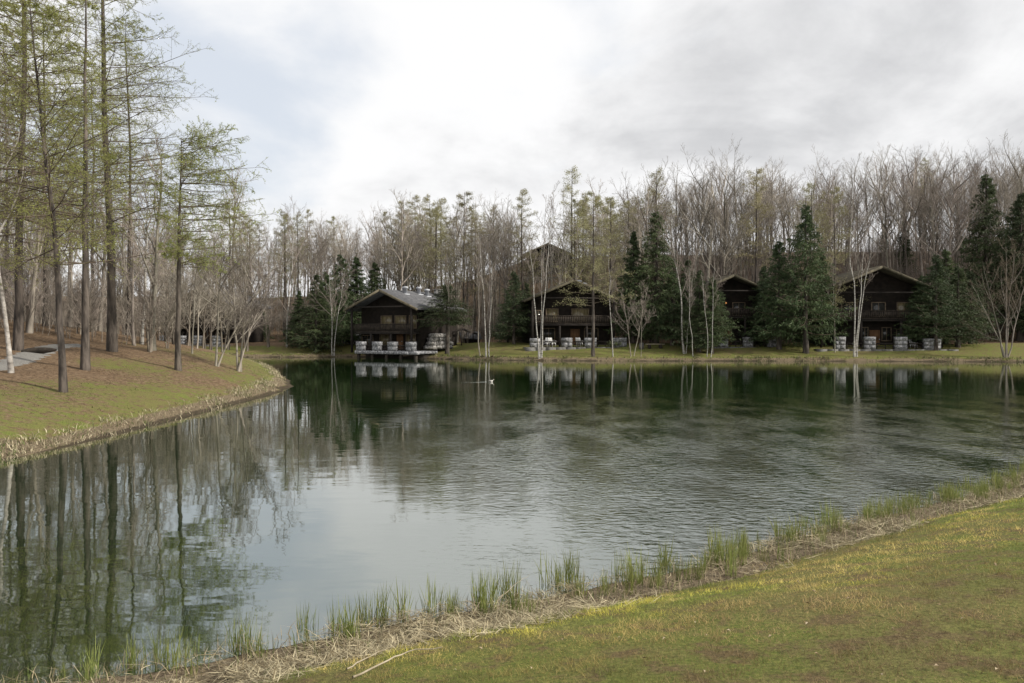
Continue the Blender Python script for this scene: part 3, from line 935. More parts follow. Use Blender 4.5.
def larch_meshes(seed, h, r0, c0=.25, spread=.2, near=True, lean=(0, 0), side=None, leaf=1.0, nb=None, wob=.008, dead=0, topflat=False):
    rng = np.random.default_rng(seed)
    T = stem_line(h, rng, 12, wob, lean)
    m = MB(); m.tubes(T, taper(T.shape[1], r0, .015, 1.25, .95), None, 10)
    trunk = m.mesh('trunk', M['larch_bark'], True)
    nb = nb or int(h * ((12.0 if topflat else 5.0) if near else 3.6))
    L0 = h * spread
    if topflat: Lf = lambda u: spread * (.55 + .75 * np.sin(np.clip((u - c0) / (1 - c0), 0, 1) * 2.6 + .35))
    else: Lf = lambda u: spread * 1.18 * np.clip(1 - (u - c0) / (1.02 - c0), 0, 1) ** .62 * (.55 + .6 * np.clip((u - c0) * 5 + .45, 0, 1))
    l1, L1 = spawn(T[:, 1:], nb, c0, .995, Lf, 1.45, rng, up=.02 if topflat else .12, npt=6, flat=True, wob=.06, spread=.16)
    if side is not None:
        d = l1[:, -1, :2] - l1[:, 0, :2]
        d /= np.linalg.norm(d, axis=1, keepdims=True) + 1e-9
        w = np.clip(.62 + .55 * (d @ np.array(side)), .22, 1.25)[:, None, None]
        l1 = l1[:, :1] + (l1 - l1[:, :1]) * w; L1 = L1 * w.ravel()
        kk = w.ravel() > .42; l1, L1 = l1[kk], L1[kk]
    c = MB()
    c.tubes(l1, .006 + L1 * .0048, np.full(len(L1), .005), 4, 0)
    l2, L2 = spawn(l1, 11 if near else 7, .15, 1.0, lambda u: .36 * (1.15 - u * .7), .95, rng, up=.05, npt=4, flat=True, wob=.12)
    c.tubes(l2, np.full(len(L2), .0075), np.full(len(L2), .004), 3, 0)
    if near:
        l3, L3 = spawn(l2, 4, .15, 1.0, lambda u: .52 * (1.1 - u * .5), .8, rng, up=-.35, npt=3, wob=.15)
        c.tubes(l3, np.full(len(L3), .0045), np.full(len(L3), .003), 3, 0)
        q1, d1 = along(l3, 9, .05, 1, rng, .02)
        q2, d2 = along(l2, 10, .1, 1, rng, .012)
        q3, d3 = along(l1, 6, .25, 1, rng, .02)
        q = np.vstack([q1, q2, q3])
        keep = rng.random(len(q)) < (.46 + .70 * leaf * vnoise(q[:, 0] * .8 + 31, q[:, 2] * .9 + q[:, 1])) * leaf
        V, Fa = tris(q[keep], .066, rng, .42)
    else:
        q1, d1 = along(l2, int(20 * leaf), .05, 1, rng, .12)
        q3, d3 = along(l1, int(12 * leaf), .25, 1, rng, .06)
        V, Fa = tris(np.vstack([q1, q3]), .125, rng, .45)
    c.add(V, Fa, 1)
    return [trunk], c.mesh('crown', [M['larch_twig'], M['larch_leaf' if near else 'far_larch_leaf']], False)


def spruce_meshes(seed, h, rad, c0=.08, dens=1.0, p=.85):
    rng = np.random.default_rng(seed)
    T = stem_line(h, rng, 10, .005)
    m = MB(); m.tubes(T, taper(T.shape[1], .022 * h ** .85 + .03, .02, 1.25), None, 8)
    trunk = m.mesh('trunk', M['larch_bark'], True)
    nb = int(24 * h * dens)
    Lf = lambda u: rad / h * np.clip(1 - (u - c0) / (1.0 - c0), 0, 1) ** p * (.75 + .25 * np.clip((u - c0) * 10, 0, 1)) * 1.05
    l1, L1 = spawn(T[:, 1:], nb, c0, .95, Lf, 1.72, rng, up=.22, npt=5, flat=True, wob=.07, spread=.16)
    c = MB()
    c.tubes(l1, .008 + L1 * .009, np.full(len(L1), .006), 3, 0)
    l2, L2 = spawn(l1, 9, .12, 1.0, lambda u: .42 * (1.2 - u * .75), .8, rng, up=-.3, npt=3, flat=True, wob=.12)
    q2, d2 = along(l2, 11, .0, 1, rng, .035)
    V, Fa = tris(q2, .085 + .125 * np.clip(1 - q2[:, 2:3] / h, 0, 1) ** .6, rng, .34, d2 - UPV * .45, .42)
    c.add(V, Fa, 1)
    q1, d1 = along(l1, 12, .05, 1, rng, .04)
    V, Fa = tris(q1, .07 + .12 * np.clip(1 - q1[:, 2:3] / h, 0, 1) ** .6, rng, .45, d1, .5)
    c.add(V, Fa, 1)
    # leader
    q0, d0 = along(T[:, -2:], 40, .0, .97, rng, .025)
    V, Fa = tris(q0, .10, rng, .3, UPV + 0 * q0, .6)
    c.add(V, Fa, 1)
    return [trunk], c.mesh('crown', [M['larch_twig'], M['spruce_leaf']], False)


def plant(name, meshes, loc, label, cat='tree', group=None, rz=None, scale=1.0):
    trunks, crown = meshes
    root = empty(name, loc, random.uniform(0, 6.28) if rz is None else rz, scale)
    for t in trunks: link('trunk', t, root)
    link('crown', crown, root)
    tag(root, label, cat, group)
    return root


random.seed(4)
# ------------------------------------------------------------------ the larches and birches on the left bank
def topz(py, d): return EYE + (HOR - py) / F * d


def bankpt(px, d):
    return at(px, d)


G_L = 'tall larches on the left bank'
for k, (px, d, topy, r0, c0, sp, side, lean, flat, label) in enumerate([
    (18, 37, -190, .20, .24, .20, None, (.2, 0), False, 'tall thick larch behind the pale birch at the far left edge'),
    (63, 27, -10, .12, .30, .26, None, (-1.3, .3), False, 'slender dark larch leaning left, its foot lowest on the bank'),
    (85, 33, -30, .165, .26, .22, (-.8, .2), (.1, 0), False, 'straight larch second in from the leaning one, thick sunlit trunk'),
    (112, 40, -130, .225, .24, .185, (.75, -.1), (-.2, 0), False, 'thickest tall larch with a flared foot, branches reaching right over the lake'),
    (178, 37.5, 138, .14, .44, .25, (1, -.1), (.05, 0), True, 'shorter flat topped larch near the point with all its branches to the right'),
    (128, 55, 20, .15, .3, .22, None, (0, 0), False, 'thin larch standing behind the thickest trunk'),
    (46, 48, 10, .17, .3, .22, None, (0, 0), False, 'larch farther back between the two left trunks'),
    (-22, 32, -150, .22, .22, .24, None, (0, 0), False, 'larch just outside the left edge with boughs reaching in'),
    (92, 62, 60, .15, .3, .22, None, (0, 0), False, 'distant larch in the left wood behind the pair of thick trunks'),
    (-55, 45, -60, .2, .25, .23, None, (0, 0), False, 'larch beyond the left edge of the bank'),
    (7, 60, 30, .16, .3, .23, None, (0, 0), False, 'larch deep in the wood at the far left'),
]):
    p = at(px, d)
    h = topz(topy, d) - p[2]
    plant('larch_tree', larch_meshes(100 + k, h, r0, c0, sp, True, lean, side, 1.0 if d < 50 else .9, topflat=flat), p, label, 'larch', G_L, rz=0)

p = hit(11, 373)
plant('birch_tree', bare_meshes(140, 11, .11, 'pale_bark', 'birch_twig', .45, near=True, stems=[dict(h=11.5, r=.085, lean=(-1.0, .5), fork=.45)]), p,
      'pale grey birch with a flared foot at the far left edge', 'birch', 'birches on the left bank', rz=0)
# grey bare trees near the point
for k, (px, d, topy, r0, fork, lean, bark, label) in enumerate([
    (153, 43, 150, .14, .38, (.3, 0), 'grey_bark', 'sunlit bare tree with pale trunk forking just left of the flat topped larch'),
    (134, 46, 205, .09, .4, (-.3, 0), 'grey_bark', 'thin bare tree just right of the thickest larch'),
    (142, 47, 190, .085, .42, (.5, 0), 'birch', 'slim pale birch paired with another near the thickest larch'),
    (148, 48, 225, .08, .35, (.9, 0), 'grey_bark', 'slim bare tree leaning right behind the pale forked trunk'),
    (192, 46, 255, .045, .3, (.3, 0), 'grey_bark', 'thin bare sapling right of the flat topped larch'),
    (197, 52, 250, .05, .35, (.6, 0), 'grey_bark', 'thinnest bare sapling at the back of the point'),
    (124, 60, 190, .12, .4, (0, 0), 'grey_bark', 'dark bare tree deep behind the thickest larch'),
    (100, 52, 170, .12, .35, (.9, 0), 'grey_bark', 'curving bare tree between two thick larch trunks'),
    (36, 55, 140, .14, .35, (-1, 0), 'grey_bark', 'forked bare tree behind the path at the left'),
    (30, 44, 160, .13, .35, (1.2, 0), 'grey_bark', 'leaning bare tree just above the brown slope at the left'),
    (70, 50, 160, .11, .4, (0, 0), 'grey_bark', 'bare tree behind the end of the gravel path'),
    (-6, 42, 60, .16, .35, (0, 0), 'grey_bark', 'bare tree on the brown slope at the very left edge'),
]):
    p = at(px, d)
    h = topz(topy, d) - p[2]
    plant('bare_tree', bare_meshes(160 + k, h, r0, bark, 'twig', fork, near=True, stems=[dict(h=h, r=r0, lean=lean, fork=fork)]), p, label, 'bare tree', 'bare trees on the left bank', rz=0)

p = hit(238, 371)
plant('bare_tree', bare_meshes(180, 6, .07, 'grey_bark', 'twig', .38, near=True, limbs=10, crown_len=.5, spreadang=.8, up=.1,
      stems=[dict(h=6.2, r=.062, lean=(-.5, .1), fork=.32), dict(h=5.6, r=.055, lean=(.5, -.2), base=(.12, .05), fork=.32), dict(h=5.0, r=.06, lean=(1.9, .1), base=(.05, -.08), fork=.3)]),
      p, 'small spreading bare tree with three stems at the tip of the left bank', 'bare tree', 'bare trees on the left bank', rz=0)
p = hit(216, 366)
plant('bare_tree', bare_meshes(181, 6, .07, 'grey_bark', 'twig', .4, near=True, limbs=9, crown_len=.5, spreadang=.8, up=.05,
      stems=[dict(h=7.2, r=.06, lean=(.3, .1), fork=.45), dict(h=6.4, r=.05, lean=(3.6, 0), base=(.1, 0), fork=.35)]),
      p, 'pale bare tree whose second stem arches right over the channel', 'bare tree', 'bare trees on the left bank', rz=0)

for k, (px, d, topy, r0, ln, label) in enumerate([
    (203, 58, 268, .06, .6, 'low twiggy bare tree veiling the front of the far left cabin'),
    (222, 60, 262, .065, -.5, 'twiggy bare tree in front of the grey roof of the far left cabin'),
    (188, 57, 262, .07, .3, 'twiggy bare tree at the left end of the far left cabin'),
    (210, 64, 250, .06, .2, 'taller twiggy tree before the gable of the far left cabin'),
    (168, 56, 240, .07, -.4, 'twiggy bare tree behind the pale forked trunk'),
    (247, 99, 268, .10, .8, 'spreading bare tree across the channel at the left end of the brown slope'),
    (268, 101, 262, .11, -.6, 'spreading bare tree across the channel on the brown slope'),
    (228, 100, 270, .10, .5, 'spreading bare tree on the far bank before the far left cabin'),
]):
    p = at(px, d)
    h = topz(topy, d) - p[2]
    plant('bare_tree', bare_meshes(190 + k, h, r0, 'brown_bark', 'twig', .22, near=True, limbs=13, crown_len=.5, spreadang=.75, up=.2,
          stems=[dict(h=h, r=r0, lean=(ln, .1), fork=.22), dict(h=h * .85, r=r0 * .8, lean=(-ln * 1.4, .3), base=(.1, .1), fork=.2)]), p, label, 'bare tree', 'bare trees round the far left cabin', rz=0)

# ------------------------------------------------------------------ far shore: spruces
G_S = 'dark spruces among the cabins'
SPR = [spruce_meshes(200 + i, 10, r, c, 1.0, pw) for i, (r, c, pw) in enumerate([(2.7, .06, 1.0), (3.0, .10, .97), (2.3, .04, 1.08), (3.1, .13, .98), (2.8, .40, .8)])]
for k, (px, d, topy, var, wmul, label) in enumerate([
    (316, 98, 271, 0, 1.35, 'left spruce of the cluster beside the shore cabin, standing a little apart'),
    (341, 104, 250, 1, 1.2, 'tallest spruce of the cluster left of the shore cabin'),
    (357, 106, 253, 2, 1.5, 'middle spruce just behind the peak of the shore cabin'),
    (374, 108, 259, 0, 1.4, 'right spruce of the cluster behind the shore cabin roof'),
    (447, 91.5, 281, 4, 1.5, 'open spruce on a bare trunk hiding the back of the shore cabin'),
    (514, 93, 268, 3, 1.1, 'broad spruce just left of the birch trio'),
    (527, 97, 280, 0, 1.1, 'lower spruce touching the left eave of the cabin behind the birch trio'),
    (633, 93, 226, 2, 1.1, 'slim tall spruce beside the right eave of the chair terrace cabin'),
    (656, 92, 205, 1, 1.05, 'big spruce standing behind the plank bench'),
    (687, 91, 256, 0, 1.15, 'dense spruce between the bench and the narrow cabin'),
    (712, 86, 274, 3, 1.2, 'small spruce in front of the left side of the lamp lit cabin'),
    (779, 88, 236, 1, 1.1, 'broad spruce against the right side of the lamp lit cabin'),
    (806, 86, 198, 3, .9, 'tallest pointed spruce between the two right cabins'),
    (822, 90, 250, 2, 1.1, 'spruce tucked behind the tallest pointed one'),
    (936, 86, 250, 3, 1.1, 'dark spruce covering the right eave of the largest cabin'),
    (958, 88, 262, 1, 1.3, 'spruce just right of the one at the largest cabin eave'),
    (946, 93, 245, 0, 1.2, 'spruce behind the pair at the right of the largest cabin'),
    (985, 101, 166, 1, .85, 'very tall dark spruce far right on the slope'),
    (1020, 97, 186, 3, 1.0, 'tall spruce cut by the right edge'),
    (1046, 95, 200, 1, 1.0, 'spruce just outside the right edge'),
    (903, 118, 212, 2, .9, 'distant spruce rising above the largest cabin roof'),
    (884, 124, 222, 0, .9, 'smaller distant spruce above the largest cabin ridge'),
    (1000, 112, 225, 2, 1.1, 'spruce behind the tall one at the right'),
    (1075, 92, 220, 0, 1.1, 'spruce well outside the right edge'),
    (299, 101, 288, 2, 1.4, 'small spruce at the outer left of the cluster by the shore cabin'),
    (326, 101, 268, 1, 1.2, 'dense spruce filling the gap between the left two of the cluster'),
    (699, 87, 266, 1, 1.2, 'low full spruce just left of the lamp lit cabin'),
    (672, 90, 268, 3, 1.3, 'low full spruce beside the bench, in front of the big one'),
    (764, 91, 262, 0, 1.3, 'low spruce touching the right wall of the lamp lit cabin'),
    (922, 88, 272, 1, 1.3, 'low spruce leaning on the right front of the largest cabin'),
    (970, 91, 268, 3, 1.2, 'low spruce behind the vase shaped bare tree'),
    (508, 97, 290, 0, 1.3, 'low spruce at the left of the broad one by the birch trio'),
    (262, 112, 306, 0, 1.2, 'young spruce at the foot of the brown slope left'),
]):
    p = at(px, d)
    s_ = (topz(topy, d) - p[2]) / 10
    plant('spruce_tree', SPR[var], p, label, 'spruce', G_S, scale=(s_ * wmul, s_ * wmul, s_))

# ------------------------------------------------------------------ far shore: birches and saplings
G_B = 'white birches on the far shore'


def birch(px, d, seed, stems, label, limbs=6, crown_len=.26, bark='birch', twig='birch_twig', group=G_B, name='birch_tree', spreadang=.5, up=.4):
    p = at(px, d)
    st = []
    for (dx0, dx1, topy, r, fk) in stems:
        h = topz(topy, d) - p[2]
        st.append(dict(h=h, r=r * (.74 if bark == 'birch' else .9), base=(dx0 * d / F, 0), lean=(dx1 * d / F, .2), fork=fk, wob=.02))
    return plant(name, bare_meshes(seed, 8, .1, bark, twig, .4, limbs=limbs, stems=st, crown_len=crown_len, spreadang=spreadang, up=up), p, label, 'birch' if 'birch' in name else 'bare tree', group, rz=0)


birch(540, 84, 300, [(-1, -10, 225, .10, .55), (0, -1, 232, .085, .5), (1.5, 9, 222, .10, .55)], 'white birch trio fanning out from one foot, before the chair terrace cabin')
birch(855, 83.5, 301, [(-1, -3, 190, .10, .5), (0, 12, 215, .095, .5), (2, 20, 220, .085, .5)], 'slender three stemmed white birch before the largest cabin')
birch(684, 86, 302, [(0, -16, 215, .13, .45), (2, 8, 262, .06, .4)], 'tall crooked white birch in front of the big spruces', limbs=9, crown_len=.42)
birch(613, 84, 303, [(0, 0, 240, .07, .5)], 'single thin straight birch at the right piers of the chair terrace cabin')
birch(633, 84.5, 304, [(-2, -10, 290, .05, .35), (1, 12, 288, .05, .35)], 'low forked grey sapling over the pale green shrub', limbs=9, crown_len=.5, bark='grey_bark', name='bare_tree', spreadang=.8)
birch(641, 84, 305, [(0, 1, 305, .035, .35)], 'smallest sapling just left of the bench', crown_len=.5, bark='grey_bark', name='bare_tree')
birch(708, 83.5, 306, [(-1, -6, 272, .05, .5), (3, 6, 262, .06, .5)], 'two thin white stems before the small spruce at the lamp lit cabin')
birch(693, 84, 307, [(0, -4, 268, .06, .45)], 'bent pale stem left of the thin pair at the lamp lit cabin')
birch(487, 86, 308, [(-1, -4, 238, .095, .5), (2, 2, 262, .085, .5)], 'pair of white birch stems on the lawn between the shore cabin and the broad spruce')
birch(480, 87, 309, [(0, 1, 236, .07, .5)], 'thin brown bare tree right beside the birch pair', bark='grey_bark', name='bare_tree')
birch(449, 90, 310, [(0, -2, 256, .06, .4)], 'thin dark bare tree under the open spruce', bark='grey_bark', name='bare_tree')
birch(333, 96, 311, [(-1, -3, 262, .09, .35), (1, 13, 270, .085, .35)], 'forked pale birch on the bank left of the shore cabin', limbs=10, crown_len=.45, spreadang=.7)
birch(287, 101, 312, [(0, 4, 205, .15, .3)], 'large pale birch with rising limbs on the left far bank', limbs=13, crown_len=.42, spreadang=.7)
birch(1006, 81.5, 313, [(-2, -22, 262, .085, .3), (0, -4, 246, .09, .3), (1, 10, 250, .085, .3), (2, 22, 268, .08, .3), (-1, -34, 285, .06, .3)],
      'vase shaped bare tree with several grey stems at the right end of the lawn', limbs=7, crown_len=.46, bark='grey_bark', twig='larch_twig', name='bare_tree', spreadang=.6)
birch(835, 86, 314, [(0, -1, 262, .05, .5)], 'thin stem at the left end of the largest cabin', bark='grey_bark', name='bare_tree')
for k, (px, d, topy) in enumerate([(543, 121, 195), (551, 119, 185), (553.5, 122, 200), (558, 120, 190), (562, 121, 205), (547, 124, 210)]):
    birch(px, d, 320 + k, [(0, random.uniform(-3, 3), topy, .10, .55)], 'white birch stem of the row before the uphill cabin', group='row of white birch stems uphill')
p = at(424, 112)
plant('birch_tree', bare_meshes(330, 14, .13, 'birch', 'birch_twig', .6, stems=[dict(h=15, r=.14, lean=(-3.2, 0), fork=.6)]), p, 'white birch leaning left above the shore cabin chimneys', 'birch', G_B, rz=0)

# ------------------------------------------------------------------ far shore: larches
FL = [larch_meshes(400 + i, 16, .17, c, s_, False, leaf=lf) for i, (c, s_, lf) in enumerate([(.28, .17, 1.0), (.22, .2, 1.1), (.4, .15, .8), (.3, .22, 1.1), (.45, .13, .6)])]
G_FL = 'larches in new leaf above the far shore'
for k, (px, d, topy, var, label) in enumerate([
    (593, 84.5, 193, 3, 'larch with a straight grey trunk before the right half of the chair terrace cabin'),
    (571, 108, 168, 4, 'tallest larch spire above the chair terrace cabin'),
    (656, 104, 170, 4, 'thin larch spire poking out above the big spruce'),
    (835, 89, 188, 1, 'feathery larch with trunk at the left end of the largest cabin'),
    (611, 98, 198, 1, 'soft green larch right behind the chair terrace cabin roof'),
    (522, 112, 190, 0, 'larch just left of the birch row uphill'),
    (464, 110, 192, 3, 'broad larch behind the pair of white birch stems'),
    (430, 116, 196, 0, 'larch above the back roof of the shore cabin'),
    (405, 118, 200, 2, 'larch above the front roof of the shore cabin'),
    (583, 112, 200, 0, 'larch between the two spires in the middle'),
]):
    p = at(px, d)
    s_ = (topz(topy, d) - p[2]) / 16
    plant('larch_tree', FL[var], p, label, 'larch', G_FL, scale=(s_, s_, s_))

# ------------------------------------------------------------------ the woods
BT = []
for i, (r, fk, sa, ns) in enumerate([(.15, .42, .55, 3), (.13, .50, .5, 4), (.17, .38, .62, 2), (.12, .47, .55, 4), (.14, .44, .62, 3), (.12, .52, .5, 4), (.16, .40, .58, 3), (.15, .47, .6, 2)]):
    rg = random.Random(i)
    st = [dict(h=18 * (1 if k == 0 else rg.uniform(.72, .96)), r=r * (1 if k == 0 else rg.uniform(.5, .8)), fork=fk, wob=.018,
               base=(0, 0) if k == 0 else (rg.uniform(-1.9, 1.9), rg.uniform(-1.5, 1.5)), lean=(rg.uniform(-1, 1), rg.uniform(-1, 1))) for k in range(ns)]
    BT.append(bare_meshes(500 + i, 18, r, 'grey_bark', 'twig', fk, 1.0, False, sa, 10 if ns < 3 else 8, st, thick=1.15, up=.42, crown_len=.40, fan=.74))
BS = [bare_meshes(530 + i, 5, .05, 'brown_bark', 'twig', .15, 1, False, .7, 9, [dict(h=4.6, r=.05, fork=.15, base=(bx, by), lean=(bx * 3, by * 3)) for bx, by in ((0.1, 0), (-.12, .1), (.05, -.15))], crown_len=.45, thick=1.1) for i in range(3)]
EX = [(-16, 98, 8), (7, 95, 8), (25, 95, 8), (41, 93, 9), (6, 136, 7), (-35, 107, 8), (-25, 110, 7)]
placed = []


def try_place(x, y, dmin):
    for (a, b, r) in EX:
        if (x - a) ** 2 + (y - b) ** 2 < r * r: return False
    for (a, b) in placed:
        if (x - a) ** 2 + (y - b) ** 2 < dmin * dmin: return False
    placed.append((x, y)); return True


def scatter(n, pxr, dr, dmin, smin):
    out, t = [], 0
    while len(out) < n and t < n * 60:
        t += 1
        d = math.sqrt(random.uniform(dr[0] ** 2, dr[1] ** 2)); px = random.uniform(*pxr)
        x = (px - 512) / F * d
        if float(shore_dist(np.array([x]), np.array([d]))[0]) < smin: continue
        if abs(px - 548) < 24 and 97 < d < 133: continue      # a gap in the trees up to the hill cabin
        if try_place(x, d, dmin): out.append((px, d, x))
    return out


WOODS = [
    # n bare, n larch, column range, depth range, mean top row, label part, group part
    (52, 1, (850, 1110), (98, 138), (152, 168), 'in the wood above and right of the largest cabin', 'behind the largest cabin'),
    (56, 2, (650, 850), (98, 138), (164, 190), 'in the wood between the big spruce and the largest cabin', 'between the spruces'),
    (26, 13, (500, 650), (100, 142), (190, 215), 'in the mixed wood above the chair terrace cabin', 'above the chair terrace cabin'),
    (26, 15, (385, 500), (104, 142), (198, 222), 'in the mixed wood above the shore cabin', 'above the shore cabin'),
    (28, 10, (240, 385), (110, 150), (212, 230), 'in the wood over the brown slope left of the shore cabin', 'over the brown slope'),
    (24, 3, (120, 250), (98, 145), (200, 245), 'in the wood behind the lakeside point', 'behind the point'),
    (44, 5, (-160, 140), (52, 125), (175, 245), 'in the deep wood behind the left bank', 'behind the left bank'),
]
for (nb, nl, pxr, dr, tr, lab, grp) in WOODS:
    for (px, d, x) in scatter(nl, pxr, dr, 2.2, 10):
        z = tz(x, d); v = random.randrange(5)
        s_ = max(.5, (topz(random.uniform(*tr) - 4, d) - z) / 16)
        plant('larch_tree', FL[v], (x, d, z), 'pale green larch ' + lab, 'larch', 'larches ' + grp, scale=(s_, s_, s_))
    for (px, d, x) in scatter(nb, pxr, dr, 2.1, 10):
        z = tz(x, d); v = random.randrange(8)
        s_ = max(.35, (topz(random.gauss((tr[0] + tr[1]) / 2 + 3, (tr[1] - tr[0]) / 2.6), d) - z) / 19.5)
        wx = random.uniform(.8, 1.35)
        o = plant('bare_tree', BT[v], (x, d, z), 'bare grey tree ' + lab, 'bare tree', 'bare trees ' + grp, scale=(s_ * wx, s_ * wx, s_))
        o.rotation_euler = (random.gauss(0, .035), random.gauss(0, .035), o.rotation_euler.z)
for (n, pxr, dr, smin, lab, grp) in [(46, (-60, 235), (42, 92), 6, 'low bare shrub on the leaf litter of the left wood', 'shrubs of the left wood'),
                                     (16, (235, 400), (104, 118), 8, 'low bare shrub on the brown slope left of the shore cabin', 'shrubs on the brown slope'),
                                     (18, (440, 530), (97, 118), 9, 'low bare shrub on the slope by the stair rail', 'shrubs by the stair rail'),
                                     (18, (600, 1060), (99, 112), 14, 'low bare shrub at the edge of the wood behind the right cabins', 'shrubs behind the right cabins')]:
    for (px, d, x) in scatter(n, pxr, dr, 1.3, smin):
        s_ = random.uniform(.5, 1.0)
        plant('bare_shrub', BS[random.randrange(3)], (x, d, tz(x, d)), lab, 'shrub', grp, scale=(s_, s_, s_))


def underbrush(n, pxr, dr, smin, hr, seed, thr):
    """a thicket of thin leafless shoots that reads as one brown haze under the trees"""
    rg = np.random.default_rng(seed)
    d = np.sqrt(rg.uniform(dr[0] ** 2, dr[1] ** 2, n)); x = (rg.uniform(*pxr, n) - 512) / F * d
    s = shore_dist(x, d)
    k = (s > smin) & (rg.random(n) < np.clip((fbm(x * .16, d * .16, 3) - thr) * 5, .04, 1))
    for (a, c, r) in EX: k &= (x - a) ** 2 + (d - c) ** 2 > (r - 1) ** 2
    x, d, s = x[k], d[k], s[k]; n = len(x)
    z = terrain(x, d, s); h = rg.uniform(*hr, n)
    P = np.zeros((n, 4, 3)); ln = rg.normal(size=(n, 2)) * .22
    for j in range(4):
        t = j / 3
        P[:, j] = np.column_stack([x + ln[:, 0] * h * t ** 1.4, d + ln[:, 1] * h * t ** 1.4, z - .1 + h * t])
    m = MB()
    m.tubes(P, .008 + h * .006, np.full(n, .006), 3)
    c, L_ = spawn(P, 6, .2, 1, lambda u: .45 * (1.2 - u * .6), .6, rg, up=.3, npt=3, wob=.12)
    m.tubes(c, np.full(len(L_), .009), np.full(len(L_), .005), 3)
    c2, L2 = spawn(c, 3, .2, 1, lambda u: .5, .6, rg, up=.3, npt=2)
    m.tubes(c2, np.full(len(L2), .007), np.full(len(L2), .004), 3)
    tag(m.build('underbrush', M['twig']), kind='stuff')


underbrush(8000, (620, 1100), (97, 128), 13, (1.0, 4.5), 701, .22)
underbrush(3600, (225, 640), (98, 136), 12, (1.0, 4.5), 702, .34)
underbrush(4200, (-140, 235), (44, 110), 8, (.8, 4.0), 703, .34)

# ------------------------------------------------------------------ small things on the far shore
x, y, z = hit(655, 348.5)
bn = empty('bench', (x, y, z), R(3)); tag(bn, 'backless plank bench on two dark legs on the far lawn', 'bench')
MB().box(-1.05, 1.05, -.22, -.005, .43, .50).box(-1.05, 1.05, .005, .22, .43, .50).build('seat', M['plank'], bn)
for sx in (-.62, .62): MB().box(sx - .16, sx + .16, -.18, .18, -.1, .428).build('leg', M['log'], bn)
x, y, z = hit(641.5, 349)
bi = empty('litter_bin', (x, y, z)); tag(bi, 'squat dark grey bin left of the plank bench', 'bin')
MB().lathe([(0, -.05), (.24, -.05), (.28, .55), (.25, .56), (.22, .3), (0, .3)], 14).build('body', M['bin'], bi)
MB().lathe([(.27, .562), (.31, .565), (.30, .62), (.14, .68), (0, .69)], 14).build('lid', M['bin'], bi)


def chair_on(px, d, zt, rz, label):
    x = (px - 512) / F * d
    c = empty('garden_chair', (x, d, zt), rz); tag(c, label, 'chair', 'garden chairs on the cabin terraces')
    MB().box(-.28, .28, -.25, .28, .40, .45).build('seat', M['white'], c)
    b = MB()
    for i in range(5): b.beam((-.24 + i * .12, .29, .46), (-.24 + i * .12, .45, 1.02), .09, .03)
    b.beam((-.3, .42, .86), (.3, .42, .86), .04, .06)
    b.build('backrest', M['white'], c)
    for sx in (-.25, .25):
        for sy in (-.22, .25): MB().box(sx - .03, sx + .03, sy - .03, sy + .03, 0, .398).build('leg', M['white'], c)
    for sx in (-.32, .32): MB().box(sx - .04, sx + .04, -.26, .38, .62, .66).build('arm', M['white'], c)


zB = at(574, 90)[2] - .02 + .10
zD = at(885, 87)[2] - .02 + .10
chair_on(546, 90.3, zB, R(-30), 'pale garden chair at the left end of the birch trio cabin terrace')
chair_on(552.5, 90.4, zB, R(40), 'pale garden chair second on the birch trio cabin terrace')
chair_on(567.5, 90.4, zB, R(-160), 'pale garden chair left of the door of the birch trio cabin')
chair_on(579.5, 90.5, zB, R(150), 'pale garden chair right of the door of the birch trio cabin')
chair_on(914, 87.4, zD, R(35), 'pale garden chair right of the door of the largest cabin')

# pale leafy shrub
rng = np.random.default_rng(71)
x, y, z = hit(615, 347.5)
sb = empty('leafy_shrub', (x, y, z)); tag(sb, 'low pale green leafy shrub on the lawn below the forked sapling', 'shrub')
st = np.zeros((26, 3, 3)); a = rng.random(26) * 6.28; rr = rng.random(26) ** .5 * .75; hh = (.75 - .35 * rr) * rng.uniform(.7, 1.15, 26)
st[:, 1] = np.column_stack([np.cos(a) * rr * .5, np.sin(a) * rr * .5, hh * .6]); st[:, 2] = np.column_stack([np.cos(a) * rr, np.sin(a) * rr, hh])
MB().tubes(st, np.full(26, .015), np.full(26, .006), 4).build('stem', M['twig'], sb)
q, d = along(st, 70, .35, 1, rng, .09)
b = MB(); b.add(*tris(q, .13, rng, .6)); b.build('foliage', M['shrub_leaf'], sb)

# dark low form, tapered at both ends, across the path on the left bank
x, y, z = hit(39, 354.5)
q = np.linspace(0, 1, 7)
lg = MB().tubes(np.column_stack([-.75 + 1.5 * q, .12 * np.sin(q * 5), .13 + .05 * q])[None], (np.array([.05, .12, .15, .15, .14, .11, .05]))[None], None, 10)
lo = lg.build('log', M['log'], None, True); lo.location = (x, y, z + .02); lo.rotation_euler = (0, 0, R(12))
tag(lo, 'dark low tapered form lying across the gravel path on the left bank', 'log')

# duck with its wake
dx, dy = (491 - 512) / F * 47.8, 47.8
dk = empty('duck', (dx, dy, 0), R(-4), .68); tag(dk, 'small pale duck swimming in the middle of the lake', 'duck')
sec = [(-.27, .10, .010, .010), (-.22, .09, .05, .03), (-.13, .07, .095, .075), (0, .055, .12, .10), (.10, .06, .105, .095), (.16, .10, .075, .08), (.185, .16, .048, .06), (.20, .205, .045, .055), (.235, .23, .040, .042), (.262, .232, .015, .018)]
V, Q = [], []
for (cx, cz, ry, rz_) in sec:
    for i in range(12):
        t = 2 * math.pi * i / 12
        V.append((cx + (.03 * math.sin(t) if .14 < cx < .22 else 0), ry * math.cos(t), cz + rz_ * math.sin(t)))
for j in range(len(sec) - 1):
    for i in range(12): Q.append((j * 12 + i, j * 12 + (i + 1) % 12, (j + 1) * 12 + (i + 1) % 12, (j + 1) * 12 + i))
